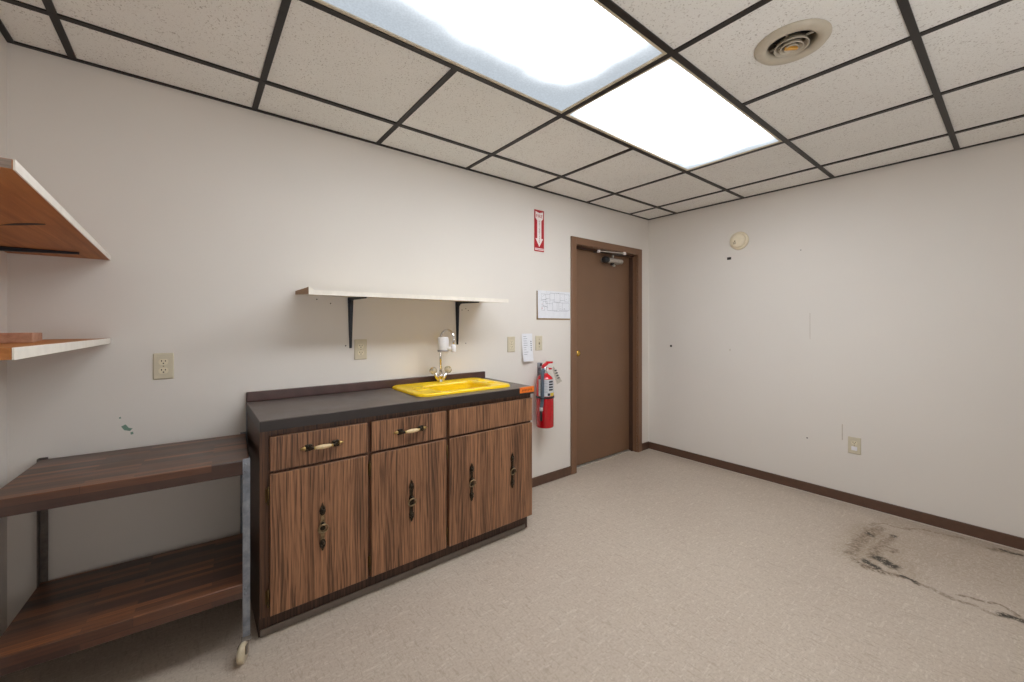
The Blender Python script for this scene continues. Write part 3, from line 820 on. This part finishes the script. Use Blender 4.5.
fi.lathe([(0.010, 0), (0.030, 0.001), (0.034, 0.008), (0.034, 0.090), (0.031, 0.096), (0.004, 0.097)], (fc.x, fc.y, tip.z - 0.035), 'Z', 28)
fi.tube([(fc.x, fc.y, tip.z - 0.010), (tip.x, tip.y, tip.z - 0.010)], 0.012, 14)
fi.lathe([(0.012, -0.030), (0.016, -0.026), (0.016, 0.010), (0.012, 0.014)], (tip.x, tip.y, tip.z), 'Z', 18)
fi.use(M['greyring']).lathe([(0.0345, 0), (0.0350, 0.001), (0.0350, 0.010), (0.0345, 0.011)], (fc.x, fc.y, tip.z - 0.028), 'Z', 28)
link('filter_cartridge', fi, fa)['label'] = 'white cylindrical water filter clipped to the spout'
for s in (-1, 1):
    h = mk('chrome')
    d = Vector((s * 0.52, -0.04, 0.85)).normalized()
    p = Vector((FX + s * 0.010, FYY, FZ + 0.006))
    h.tube([p, p + d * 0.03, p + d * 0.068], [0.010, 0.012, 0.010], 16)
    h.use(M['acrylic']).lathe([(0.010, 0.062), (0.020, 0.067), (0.0245, 0.078), (0.024, 0.089), (0.017, 0.098), (0.003, 0.101)], p, d, 10, smooth=False)
    h.use(M['brass']).lathe([(0.010, 0.0995), (0.010, 0.1025), (0.001, 0.1035)], p, d, 14)
    link('handle', h, fa)['label'] = 'clear faceted knob on a slanted chrome stem'

# ------------------------------------------------------------------ wall shelf over the sink and its brackets
def slab(mb, x0, x1, yb, yf, zb, zf, th, faces=None, bevel=0.0012):
    mb.hexa([(x0, yf, zf), (x1, yf, zf), (x1, yb, zb), (x0, yb, zb), (x0, yf, zf + th), (x1, yf, zf + th), (x1, yb, zb + th), (x0, yb, zb + th)], bevel)
sh = mk('shelfwhite'); slab(sh, 0.428, 1.602, -0.001, -0.304, 1.419, 1.405, 0.021)
sh.use(M['shelftan']).hexa([(0.4262, -0.3065, 1.407), (0.4282, -0.3065, 1.407), (0.4282, -0.003, 1.421), (0.4262, -0.003, 1.421), (0.4262, -0.3065, 1.440), (0.4282, -0.3065, 1.440), (0.4282, -0.003, 1.440), (0.4262, -0.003, 1.440)])
sho = link('wall_shelf', sh, loc=(0.428, 0, 1.405))
tag(sho, 'long cream laminate shelf on two dark brackets above the sink', 'shelf')
eb = mk('shelfedge').hexa([(0.452, -0.3065, 1.4045), (1.602, -0.3065, 1.4045), (1.602, -0.3045, 1.4045), (0.452, -0.3045, 1.4045),
                           (0.452, -0.3065, 1.427), (1.602, -0.3065, 1.427), (1.602, -0.3045, 1.427), (0.452, -0.3045, 1.427)])
eb.hexa([(0.4262, -0.3085, 1.4055), (0.452, -0.3066, 1.4045), (0.452, -0.3046, 1.4045), (0.4262, -0.3065, 1.4055), (0.4262, -0.3085, 1.443), (0.452, -0.3066, 1.427), (0.452, -0.3046, 1.427), (0.4262, -0.3065, 1.443)])
link('edge_band', eb, sho)['label'] = 'white edge strip, peeling up at the left end'

def bracket(label, group, wallpt, out, zt_wall, zt_tip, arm, leg, mat='bracket', w=0.032, gus=True):
    """stamped steel shelf bracket: tapered channel down the wall, tapered arm under the shelf. out = unit vector off the wall"""
    o = Vector(wallpt); out = Vector(out); lat = Vector((0, 0, 1)).cross(out)
    t = thing('shelf_bracket', label, 'bracket', (o.x, o.y, zt_wall), 0, group)
    def P(l, d, z): return o + lat * l + out * d + Vector((0, 0, z))
    z1 = zt_wall
    a = MB().use(M[mat])                                   # wall leg
    for k, (wt, wb_, d0, d1) in enumerate(((w, 0.014, 0.001, 0.004), (w * 0.5, 0.006, 0.004, 0.014))):
        a.hexa([P(-wb_ / 2, d0, z1 - leg), P(wb_ / 2, d0, z1 - leg), P(wb_ / 2, min(d1, 0.008), z1 - leg), P(-wb_ / 2, min(d1, 0.008), z1 - leg),
                P(-wt / 2, d0, z1 - 0.004), P(wt / 2, d0, z1 - 0.004), P(wt / 2, d1, z1 - 0.004), P(-wt / 2, d1, z1 - 0.004)], 0.001)
    for zz in (0.03, leg - 0.02): a.lathe([(0.005, 0), (0.004, 0.003)], P(0, 0.004 if zz > 0.1 else 0.013, z1 - zz), out, 12)
    link('upright', a, t)
    b = MB().use(M[mat])                                   # arm
    zt = zt_tip
    for wt, wb_, h0, h1 in ((w, 0.014, 0.0005, 0.0035), (w * 0.5, 0.006, 0.0035, 0.016)):
        hh = min(h1, 0.008)
        b.hexa([P(-wt / 2, 0.002, z1 - h1), P(-wb_ / 2, arm, zt - hh), P(wb_ / 2, arm, zt - hh), P(wt / 2, 0.002, z1 - h1),
                P(-wt / 2, 0.002, z1 - h0), P(-wb_ / 2, arm, zt - h0), P(wb_ / 2, arm, zt - h0), P(wt / 2, 0.002, z1 - h0)], 0.0008)
    link('arm', b, t)
    if not gus: return t
    g = MB().use(M[mat])                                   # gusset web in the corner
    g.prism([P(-0.002, 0.006, z1 - 0.006), P(-0.002, 0.085, z1 - 0.006 + (zt - z1) * 0.085 / arm - 0.004), P(-0.002, 0.040, z1 - 0.020), P(-0.002, 0.014, z1 - 0.045), P(-0.002, 0.006, z1 - 0.085)], lat * 0.004)
    link('gusset', g, t)
    return t
bracket('dark steel bracket under the left part of the long shelf, beside the outlet', 'brackets of the long shelf', (0.706, 0, 0), (0, -1, 0), 1.4185, 1.4073, 0.26, 0.288)
bracket('dark steel bracket under the right part of the long shelf, behind the faucet', 'brackets of the long shelf', (1.403, 0, 0), (0, -1, 0), 1.4185, 1.4073, 0.26, 0.29)

# ------------------------------------------------------------------ the two plywood shelves on the left wall
def side_shelf(name, z_wall, z_near, th, label, near):
    # plan: back end on the back wall, near end cut square; long edge towards the room carries a white band
    x0, xb, xn = XL + 0.001, -0.266, near[0]; yb, yn = -0.002, near[1]
    mb = mk('shelfwood')
    mb.hexa([(x0, yn, z_near), (xn, yn, z_near), (xb, yb, z_wall), (x0, yb, z_wall), (x0, yn, z_near + th), (xn, yn, z_near + th), (xb, yb, z_wall + th), (x0, yb, z_wall + th)], 0.0008)
    o = link(name, mb, loc=(x0, yn, z_near)); tag(o, label, 'shelf')
    e = mk('shelfedge')
    e.hexa([(xn + 0.0003, yn, z_near - 0.0005), (xn + 0.003, yn, z_near - 0.0005), (xb + 0.003, yb, z_wall - 0.0005), (xb + 0.0003, yb, z_wall - 0.0005),
            (xn + 0.0003, yn, z_near + th + 0.0005), (xn + 0.003, yn, z_near + th + 0.0005), (xb + 0.003, yb, z_wall + th + 0.0005), (xb + 0.0003, yb, z_wall + th + 0.0005)])
    link('edge_band', e, o)['label'] = 'white strip along the long edge'
    return o
us = side_shelf('side_shelf', 1.5335, 1.5335, 0.0175, 'upper brown plywood shelf with a white edge on the left wall', (-0.2400, -1.285))
kn = mk('slot'); kn.prism([(-0.405, -0.655, 1.5332), (-0.36, -0.690, 1.5332), (-0.305, -0.742, 1.5332), (-0.302, -0.755, 1.5332), (-0.330, -0.745, 1.5332), (-0.365, -0.712, 1.5332)], (0, 0, -0.0006))
link('crack', kn, us)['label'] = 'dark crack in the underside'
link('cut_end', mk('shelfend').box(XL + 0.003, -0.2412, -1.2858, -1.2852, 1.5345, 1.550), us)['label'] = 'greyish cut end'
ls = side_shelf('side_shelf', 1.1875, 1.207, 0.0205, 'lower brown plywood shelf with a white edge on the left wall, holding a wood offcut', (-0.2405, -1.288))
for y in (-0.19, -1.19):
    bracket(['dark steel bracket under the upper left-wall shelf, ' + w for w in ('near the back wall', 'farther from the back wall')][y < -0.3], 'brackets of the upper left shelf', (XL, y, 0), (1, 0, 0), 1.5332, 1.5332, 0.215, 0.26, gus=False)
    zz = 1.1875 + (1.207 - 1.1875) * (-y / 1.288) - 0.0003
    bracket(['dark steel bracket under the lower left-wall shelf, ' + w for w in ('near the back wall', 'farther from the back wall')][y < -0.3], 'brackets of the lower left shelf', (XL, y, 0), (1, 0, 0), zz, zz, 0.215, 0.26)
bk = mk('pinkwood')
def lz(y): return 1.1875 + (1.207 - 1.1875) * (-y / 1.288) + 0.0207
pts = [(-0.40, -0.24), (-0.345, -0.50), (-0.43, -0.52), (-0.485, -0.26)]
ya, yb2 = -0.36, -0.80
Q = [(-0.385, -0.352), (-0.315, -0.80), (-0.405, -0.815), (-0.475, -0.365)]
bk.hexa([(x, y, lz(y)) for x, y in Q] + [(x, y, lz(y) + 0.026) for x, y in Q], 0.002)
tag(link('wood_offcut', bk, loc=(Q[3][0], Q[3][1], lz(-0.365))), 'flat pinkish wood offcut lying on the lower left shelf', 'wood piece')

# ------------------------------------------------------------------ wheeled cart (steel angle posts, two butcher-block shelves)
cart = thing('utility_cart', 'low wheeled cart with two dark butcher-block shelves and steel posts beside the cabinet', 'cart', (-0.1405, -0.263, 0), math.radians(-3.6))
W2, D2_ = 0.330, 0.228
def cobj(name, mb, parent=cart): return link(name, mb, parent, local=True)
for nm, z0, z1 in (('top_shelf', 0.690, 0.745), ('bottom_shelf', 0.218, 0.273)):
    cobj(nm, mk('butcher').box(-W2, W2, -D2_, D2_, z0, z1, 0.003))
for sx in (-1, 1):
    for sy in (-1, 1):
        worn = 'galv' if sx > 0 else 'darksteel'  # left posts take a darker steel, shade put into its colour
        p = mk(worn); x, y = sx * W2, sy * D2_; t_ = 0.003; w = 0.021
        zb, zt = 0.070, 0.752
        xo, yo = x + sx * 0.0004, y + sy * 0.0004
        xa, xb_ = sorted((xo, xo + sx * t_)); ya_, yb_ = sorted((yo + sy * t_, yo - sy * w)); p.box(xa, xb_, ya_, yb_, zb, zt)
        xa, xb_ = sorted((xo, xo - sx * w)); ya_, yb_ = sorted((yo, yo + sy * t_)); p.box(xa, xb_, ya_, yb_, zb, zt)
        for zz in (0.235, 0.255, 0.705, 0.730):
            p.lathe([(0.004, 0), (0.004, 0.002), (0.002, 0.003)], (xo - sx * 0.012, yo + sy * t_, zz), (0, sy, 0), 10)
        post = cobj('post', p)
        if sx > 0 and sy < 0: post['label'] = 'grey steel angle post, worn towards the wheel'
        c = mk('galvworn')
        cx, cy = x - sx * 0.010, y - sy * 0.010 - (0.02 if sy < 0 else 0)
        c.box(cx - 0.016, cx + 0.016, cy - 0.016, cy + 0.016, 0.064, 0.069, 0.001)
        a = math.radians({(1, -1): -112, (1, 1): 200, (-1, -1): 40, (-1, 1): 20}[sx, sy])                       # heading of the wheel
        dv = Vector((math.cos(a), math.sin(a), 0)); nv = Vector((-math.sin(a), math.cos(a), 0))
        hub = Vector((cx, cy, 0.036)) + dv * (0.030 if sx > 0 and sy < 0 else 0.016)
        for s in (1, -1):
            q = [hub + nv * (s * 0.0125) + dv * d + Vector((0, 0, z)) for d, z in ((-0.02, 0.028), (0.008, 0.028), (0.008, -0.004), (-0.006, -0.006))]
            c.prism([tuple(v) for v in q], nv * (s * 0.002))
        co_ = cobj('caster', c)
        wl = mk('wheel').lathe([(0.008, -0.011), (0.026, -0.011), (0.034, -0.008), (0.036, 0), (0.034, 0.008), (0.026, 0.011), (0.008, 0.011)], hub, nv, 28)
        wl.use(M['galvworn']).lathe([(0.006, -0.0155), (0.006, 0.0155)], hub, nv, 12)
        cobj('wheel', wl, co_)['label'] = 'ivory wheel'

# ------------------------------------------------------------------ outlets and switches
def outlet_local(kind='duplex'):
    pl_ = mk('plate'); w, h = 0.0355, 0.0575
    def L(pts): return pts
    pl_.ring_loft([[(x, 0.0, z) for x, z, _ in rrect(-w, w, -h, h, 0.003, 0, 3)], [(x, -0.003, z) for x, z, _ in rrect(-w, w, -h, h, 0.003, 0, 3)],
                   [(x, -0.006, z) for x, z, _ in rrect(-w + 0.004, w - 0.004, -h + 0.004, h - 0.004, 0.003, 0, 3)]], True, True, False)
    parts = [('cover_plate', pl_)]
    if kind == 'switch':
        r = mk('recept').box(-0.006, 0.006, -0.0075, -0.006, -0.013, 0.013, 0.0005)
        r.use(M['slot']).box(-0.0045, 0.0045, -0.0078, -0.0074, -0.011, 0.004)
        r.use(M['recept']).hexa([(-0.004, -0.0078, 0.000), (0.004, -0.0078, 0.000), (0.004, -0.0078, 0.009), (-0.004, -0.0078, 0.009), (-0.003, -0.017, 0.007), (0.003, -0.017, 0.007), (0.003, -0.015, 0.012), (-0.003, -0.015, 0.012)])
        parts.append(('toggle', r))
        for z in (-0.03, 0.03):
            s = mk('oldbrass').lathe([(0.003, 0), (0.003, 0.001)], (0, -0.006, z), (0, -1, 0), 10)
            parts.append(('screw', s))
        return parts
    for zc in (0.0195, -0.0195):
        if kind == 'half' and zc < 0:
            c = mk('whiteplastic').box(-0.016, 0.016, -0.010, -0.006, zc - 0.014, zc + 0.014, 0.0015)
            parts.append(('safety_cap', c)); continue
        r = mk('recept')
        pts = [(0.0165 * math.cos(a), -0.006, zc + max(-0.0125, min(0.0125, 0.0165 * math.sin(a)))) for a in [2 * PI * k / 28 for k in range(28)]]
        r.prism(pts[::-1], (0, -0.0018, 0))
        r.use(M['slot'])
        for sx, hh in ((-0.0065, 0.0048), (0.0065, 0.0042)): r.box(sx - 0.0016, sx + 0.0016, -0.0082, -0.0077, zc + 0.003 - hh / 2, zc + 0.003 + hh)
        r.lathe([(0.0028, 0), (0.0028, 0.0004)], (0, -0.0078, zc - 0.0065), (0, -1, 0), 12)
        parts.append(('receptacle', r))
    s = mk('oldbrass').lathe([(0.0028, 0), (0.0028, 0.001)], (0, -0.006, 0), (0, -1, 0), 10)
    parts.append(('screw', s))
    return parts
def make_outlet(name, kind, label, cat, loc, rz=0, group=None):
    t = thing(name, label, cat, loc, rz, group)
    for nm, mb in outlet_local(kind): link(nm, mb, t, local=True)
    return t
G = 'ivory wall outlets'
first = make_outlet('wall_outlet', 'duplex', 'ivory duplex outlet alone on the wall above the cart', 'outlet', (-0.096, 0, 1.081), 0, G)
def dup(root, loc, label, rz=0):
    r = root.copy(); C.objects.link(r); r.location = loc; r.rotation_euler = (0, 0, rz); r['label'] = label
    for ch in list(root.children):
        c = ch.copy(); C.objects.link(c); c.parent = r
    return r
dup(first, (0.762, 0, 1.121), 'ivory duplex outlet under the long shelf, beside its left bracket')
dup(first, (1.865, 0, 1.115), 'ivory duplex outlet between the long shelf and the small hanging notice')
make_outlet('light_switch', 'switch', 'ivory toggle switch between the small notice and the door, above the extinguisher', 'switch', (2.142, 0, 1.117))
make_outlet('wall_outlet', 'half', 'ivory outlet low on the right wall with a white cap in its lower socket', 'outlet', (XR, -1.633, 0.414), -PI / 2, G)

# ------------------------------------------------------------------ papers on the wall
def sheet(x0, x1, z0, z1, curl, nx=8, nz=10, y0=-0.002, mat='paper', th=0.0006):
    mb = mk(mat); g = {}
    for i in range(nx + 1):
        for k in range(nz + 1):
            u, v = i / nx, k / nz
            g[i, k] = (x0 + (x1 - x0) * u, y0 - curl(u, v), z0 + (z1 - z0) * v)
    vs = {q: mb.bm.verts.new(p) for q, p in g.items()}
    mb._mark([mb.bm.faces.new((vs[i, k], vs[i + 1, k], vs[i + 1, k + 1], vs[i, k + 1])) for i in range(nx) for k in range(nz)], True)
    return mb
no = sheet(1.967, 2.072, 0.982, 1.193, lambda u, v: 0.016 * (1 - v) ** 2 + 0.006 * (1 - u) * (1 - v))
noo = link('paper_notice', no, loc=(1.967, 0, 0.982))
tag(noo, 'small upright white paper notice between the outlet and the switch', 'notice')
ni = mk('ink')
def ny(x, z):
    u = (x - 1.967) / 0.105; v = (z - 0.982) / 0.211
    return -0.0028 - (0.016 * (1 - v) ** 2 + 0.006 * (1 - u) * (1 - v))
random.seed(3)
for k in range(9):
    z = 1.170 - k * 0.017; x1 = 1.985 + random.uniform(0.02, 0.045)
    y = min(ny(1.980, z), ny(x1, z)) ; ni.quad((1.980, ny(1.980, z) , z), (x1, ny(x1, z), z), (x1, ny(x1, z + 0.0025), z + 0.0025), (1.980, ny(1.980, z + 0.0025), z + 0.0025))
link('printed_text', ni, noo)
ni = mk('inkdark')
for z in (1.128, 1.112, 1.096, 1.078, 1.062):
    x = 2.052; ni.quad((x, ny(x, z), z), (x + 0.009, ny(x + 0.009, z), z), (x + 0.009, ny(x + 0.009, z + 0.008), z + 0.008), (x, ny(x, z + 0.008), z + 0.008))
link('dark_mark', ni, noo)

pm = sheet(2.120, 2.494, 1.312, 1.532, lambda u, v: 0.010 * max(0, 1 - u * 5) ** 2 + 0.004 * (1 - v) ** 2)
pmo = link('floor_plan_sheet', pm, loc=(2.12, 0, 1.31))
tag(pmo, 'wide white paper with a floor plan drawing beside the door frame', 'paper')
bkx = mk('backing').box(2.118, 2.494, -0.0018, -0.0004, 1.300, 1.528)
link('backing_board', bkx, pmo)['label'] = 'tan board showing under the bottom edge'
def py(x, z):
    u = (x - 2.12) / 0.374; v = (z - 1.312) / 0.22
    return -0.0028 - (0.010 * max(0, 1 - u * 5) ** 2 + 0.004 * (1 - v) ** 2)
pi_ = mk('ink')
def seg2(x0, z0, x1, z1, w=0.0016):
    a, b = Vector((x0, 0, z0)), Vector((x1, 0, z1)); d = (b - a).normalized(); nn = Vector((-d.z, 0, d.x)) * w / 2
    pi_.quad(*[(p.x, py(p.x, p.z), p.z) for p in (a - nn, b - nn, b + nn, a + nn)])
def room(x0, z0, x1, z1, w=0.0016):
    seg2(x0, z0, x1, z0, w); seg2(x0, z1, x1, z1, w); seg2(x0, z0, x0, z1, w); seg2(x1, z0, x1, z1, w)
for r in ((2.165, 1.46, 2.215, 1.505), (2.215, 1.43, 2.26, 1.505), (2.26, 1.46, 2.31, 1.515), (2.31, 1.445, 2.375, 1.515), (2.375, 1.46, 2.43, 1.515), (2.43, 1.45, 2.482, 1.51),
          (2.185, 1.405, 2.23, 1.445), (2.23, 1.375, 2.29, 1.43), (2.29, 1.375, 2.34, 1.445), (2.36, 1.38, 2.40, 1.44), (2.40, 1.38, 2.482, 1.44), (2.17, 1.375, 2.20, 1.405)): room(*r)
for q in ((2.16, 1.45, 2.26, 1.475), (2.165, 1.42, 2.24, 1.40), (2.31, 1.44, 2.375, 1.44), (2.30, 1.37, 2.47, 1.37), (2.18, 1.485, 2.21, 1.50)): seg2(*q, 0.0014)
pi_.use(M['inkdark'])
for x, z, s in ((2.358, 1.515, .005), (2.42, 1.388, .006), (2.372, 1.39, .004), (2.372, 1.41, .004), (2.30, 1.46, .003), (2.39, 1.48, .003), (2.25, 1.42, .003), (2.22, 1.47, .003), (2.45, 1.47, .003), (2.14, 1.517, .003), (2.22, 1.522, .003)):
    pi_.quad((x, py(x, z), z), (x + s, py(x + s, z), z), (x + s, py(x + s, z + s), z + s), (x, py(x, z + s), z + s))
pi_.use(M['inkred'])
for x, z, s in ((2.170, 1.388, .007), (2.172, 1.425, .004)):
    pi_.quad((x, py(x, z), z), (x + s, py(x + s, z), z), (x + s, py(x + s, z + s), z + s), (x, py(x, z + s), z + s))
link('plan_drawing', pi_, pmo)

# ------------------------------------------------------------------ fire extinguisher arrow sign
sx0, sx1, sz0, sz1 = 2.094, 2.196, 1.836, 2.162
fs = thing('fire_sign', 'red upright arrow sign reading fire extinguisher on the wall left of the door', 'sign', (sx0, 0, sz0))
b = mk('signred').box(sx0, sx1, -0.003, -0.0003, sz0, sz1, 0.0006)
link('sign_board', b, fs)
cx = (sx0 + sx1) / 2
ar = mk('signwhite')
y_ = -0.0032
ar.prism([(cx - 0.040, y_, 2.150), (cx, y_, 2.139), (cx + 0.040, y_, 2.150), (cx + 0.040, y_, 2.098), (cx + 0.022, y_, 2.078), (cx + 0.022, y_, 1.938), (cx + 0.040, y_, 1.938),
          (cx, y_, 1.872), (cx - 0.040, y_, 1.938), (cx - 0.022, y_, 1.938), (cx - 0.022, y_, 2.078), (cx - 0.040, y_, 2.098)], (0, -0.0004, 0))
ar.box(sx0 + 0.006, sx1 - 0.006, -0.0036, -0.0032, 1.846, 1.862)
ar.use(M['signred'])
for k in range(6): ar.box(sx0 + 0.012 + k * 0.0135, sx0 + 0.020 + k * 0.0135, -0.0038, -0.0035, 1.850, 1.858)
link('white_arrow', ar, fs)
lettering('lettering', 'FIRE', 0.036, 'signred', fs, (cx, -0.0039, 2.113), (1, 0, 0), (0, 0, 1), 0.066)
for k, ch in enumerate('EXTINGUISHER'):
    lettering('lettering', ch, 0.0155, 'inkdark', fs, (cx, -0.0039, 2.072 - k * 0.0147), (1, 0, 0), (0, 0, 1))

# ------------------------------------------------------------------ fire extinguisher
ex = thing('fire_extinguisher', 'red fire extinguisher with a black strap and hose hanging right of the counter', 'fire extinguisher', (2.126, -0.088, 0.476))
EX, EY = 2.126, -0.088
r = 0.068
ey = mk('red').lathe([(0.050, 0.0), (r - 0.004, 0.003), (r, 0.010), (r, 0.340), (r - 0.004, 0.364), (r - 0.014, 0.385), (0.036, 0.400), (0.024, 0.407), (0.022, 0.414)], (EX, EY, 0.478), 'Z', 40)
link('cylinder', ey, ex)
lb = mk('label')                                    # curved printed label facing the room
def patch(mb, a0, a1, z0, z1, rr, n=14):
    for k in range(n):
        b0, b1 = a0 + (a1 - a0) * k / n, a0 + (a1 - a0) * (k + 1) / n
        mb.quad(*[(EX + rr * math.cos(b_), EY + rr * math.sin(b_), z) for b_, z in ((b0, z0), (b1, z0), (b1, z1), (b0, z1))])
cam_a = math.atan2(-2.36 - EY, 0 - EX)
patch(lb, cam_a - 0.75, cam_a + 1.30, 0.722, 0.848, r + 0.0006)
lb.use(M['inkdark'])
for k in range(4): patch(lb, cam_a + 0.45, cam_a + 1.05, 0.764 + k * 0.020, 0.777 + k * 0.020, r + 0.0010, 6)
patch(lb, cam_a + 0.30, cam_a + 0.62, 0.726, 0.745, r + 0.0010, 5)
lb.use(M['labelyellow']); patch(lb, cam_a + 0.66, cam_a + 1.28, 0.723, 0.747, r + 0.0010, 6)
lb.use(M['ink'])
for k in range(8): patch(lb, cam_a - 0.6, cam_a + 0.30, 0.750 + k * 0.0115, 0.7525 + k * 0.0115, r + 0.0010, 8)
link('label_panel', lb, ex)['label'] = 'silver printed label'
vl = mk('chrome').lathe([(0.020, 0), (0.022, 0.004), (0.022, 0.016), (0.015, 0.022), (0.015, 0.050), (0.010, 0.054)], (EX, EY, 0.886), 'Z', 22)
vl.tube([(EX, EY, 0.914), (EX - 0.03, EY - 0.012, 0.916)], 0.010, 12)
vl.use(M['signwhite']).lathe([(0.013, 0), (0.015, 0.003), (0.013, 0.010)], (EX + 0.010, EY - 0.012, 0.916), (0.5, -0.86, 0), 20)
link('valve', vl, ex)
lv = mk('red')
lv.hexa([(EX - 0.024, EY - 0.012, 0.930), (EX + 0.030, EY - 0.012, 0.958), (EX + 0.030, EY + 0.012, 0.958), (EX - 0.024, EY + 0.012, 0.930),
         (EX - 0.024, EY - 0.012, 0.950), (EX + 0.026, EY - 0.012, 0.980), (EX + 0.026, EY + 0.012, 0.980), (EX - 0.024, EY + 0.012, 0.950)], 0.002)
lv.hexa([(EX + 0.026, EY - 0.012, 0.960), (EX + 0.078, EY - 0.010, 0.962), (EX + 0.078, EY + 0.010, 0.962), (EX + 0.026, EY + 0.012, 0.960),
         (EX + 0.024, EY - 0.012, 0.980), (EX + 0.078, EY - 0.010, 0.976), (EX + 0.078, EY + 0.010, 0.976), (EX + 0.024, EY + 0.012, 0.980)], 0.002)
lv.hexa([(EX - 0.026, EY - 0.011, 0.916), (EX + 0.066, EY - 0.010, 0.914), (EX + 0.066, EY + 0.010, 0.914), (EX - 0.026, EY + 0.011, 0.916),
         (EX - 0.026, EY - 0.011, 0.936), (EX + 0.066, EY - 0.010, 0.925), (EX + 0.066, EY + 0.010, 0.925), (EX - 0.026, EY + 0.011, 0.936)], 0.002)
link('lever', lv, ex)
hp = [(EX - 0.02, EY - 0.010, 0.914), (EX - 0.044, EY - 0.026, 0.918), (EX - 0.062, EY - 0.040, 0.896), (EX - 0.068, EY - 0.046, 0.85), (EX - 0.069, EY - 0.047, 0.77), (EX - 0.071, EY - 0.047, 0.70), (EX - 0.076, EY - 0.044, 0.645)]
def smoothpts(p, n=6):
    p = [Vector(q) for q in p]; out = []
    for i in range(len(p) - 1):
        a, b, c, d = p[max(i - 1, 0)], p[i], p[i + 1], p[min(i + 2, len(p) - 1)]
        for k in range(n):
            t = k / n; out.append(0.5 * ((2 * b) + (c - a) * t + (2 * a - 5 * b + 4 * c - d) * t * t + (3 * b - a - 3 * c + d) * t ** 3))
    return out + [p[-1]]
ho = link('hose', mk('hose').tube(smoothpts(hp), 0.0135, 14), ex)
nz = mk('label').lathe([(0.012, 0), (0.013, 0.004), (0.013, 0.026), (0.011, 0.03)], (EX - 0.077, EY - 0.043, 0.617), 'Z', 16)
nz.use(M['rubber']).lathe([(0.008, -0.075), (0.010, -0.07), (0.0085, -0.02), (0.011, 0)], (EX - 0.0775, EY - 0.042, 0.617), 'Z', 16)
nz_o = link('nozzle', nz, ho)
sb = mk('rubber').lathe([(r + 0.0005, 0), (r + 0.0035, 0.001), (r + 0.0035, 0.015), (r + 0.0005, 0.016)], (EX, EY, 0.703), 'Z', 40, False, False)
sb.torus((EX - 0.070, EY - 0.047, 0.711), 0.0175, 0.004, (1, 0, 0), (0, 1, 0), 20, 8)
link('strap', sb, ex)['label'] = 'black strap round the cylinder and hose'
tg = mk('tag')
tg.prism([(EX + 0.048, EY - 0.030, 0.925), (EX + 0.066, EY - 0.028, 0.938), (EX + 0.165, EY - 0.018, 0.815), (EX + 0.105, EY - 0.024, 0.797)], (0.001, -0.001, 0.0004))
tg.use(M['inkdark'])
for k in range(4):
    f = 0.20 + 0.18 * k
    a = Vector((EX + 0.057 + 0.062 * f, EY - 0.0325 + 0.006 * f, 0.930 - 0.112 * f))
    tg.quad(a, a + Vector((0.028, 0.003, 0.005)), a + Vector((0.032, 0.003, -0.003)), a + Vector((0.004, 0, -0.008)))
link('inspection_tag', tg, ex)['label'] = 'pale paper tag tied to the handle'
hk = mk('galv').box(EX + 0.000, EX + 0.036, -0.005, -0.0004, 0.86, 0.962, 0.001)
hk.box(EX + 0.004, EX + 0.030, EY + 0.012, -0.005, 0.884, 0.892)
hk.use(M['greyring']).box(EX - 0.002, EX + 0.030, -0.030, -0.005, 0.922, 0.964, 0.003).use(M['rubber']).box(EX + 0.002, EX + 0.024, -0.0315, -0.030, 0.938, 0.960)
link('wall_bracket', hk, ex)

# ------------------------------------------------------------------ smoke detector on the right wall
DYc, DZc = -0.873, 1.972
sd = thing('smoke_detector', 'round cream smoke detector high on the right wall', 'smoke detector', (XR, DYc, DZc))
s1 = mk('detector').lathe([(0.074, 0), (0.076, 0.004), (0.074, 0.014), (0.066, 0.020), (0.060, 0.021)], (XR - 0.0003, DYc, DZc), (-1, 0, 0), 44)
link('base_ring', s1, sd)
s2 = mk('detector').lathe([(0.056, 0), (0.060, 0.003), (0.060, 0.012), (0.054, 0.019), (0.030, 0.022), (0.001, 0.0225)], (XR - 0.021, DYc, DZc), (-1, 0, 0), 44)
s2.use(M['detdark'])
for k in range(5): s2.box(XR - 0.0436, XR - 0.0415, DYc + 0.012 + k * 0.005, DYc + 0.0145 + k * 0.005, DZc - 0.03, DZc - 0.012)
s2.lathe([(0.006, 0), (0.006, 0.001)], (XR - 0.043, DYc + 0.02, DZc - 0.005), (-1, 0, 0), 12)
link('cover', s2, sd)

# ------------------------------------------------------------------ unseen fill lamp added behind the camera, bounced off the ceiling
la = bpy.data.lights.new('bounce_fill', 'AREA'); la.shape = 'RECTANGLE'; la.size = 1.6; la.size_y = 0.8
la.energy = 18.5; la.color = (0.96, 0.98, 1.0)
lo = bpy.data.objects.new('bounce_fill', la); C.objects.link(lo)
lo.location = (0.9, -3.25, 0.9)
lo.rotation_euler = (PI - math.radians(22), 0, 0)

# ------------------------------------------------------------------ camera, world, colour
cam = bpy.data.cameras.new('camera'); co = bpy.data.objects.new('camera', cam); C.objects.link(co)
co.location = (0.0, -2.3608, 1.2688)
co.rotation_euler = (PI / 2, 0, -0.6708)
cam.sensor_width = 36; cam.lens = 404.209 / 1024 * 36
cam.shift_x = 0.0
cam.shift_y = -17.296 / 1024
cam.clip_start = 0.02
S.camera = co
w = bpy.data.worlds.new('world'); S.world = w; w.use_nodes = True
w.node_tree.nodes['Background'].inputs[0].default_value = (0.8, 0.85, 0.9, 1)
w.node_tree.nodes['Background'].inputs[1].default_value = 0.3
S.view_settings.view_transform = 'Standard'
S.view_settings.look = 'None'
S.view_settings.exposure = 0.0
S.cycles.max_bounces = 12
S.cycles.diffuse_bounces = 8
S.cycles.use_denoising = True
S.cycles.sample_clamp_indirect = 8
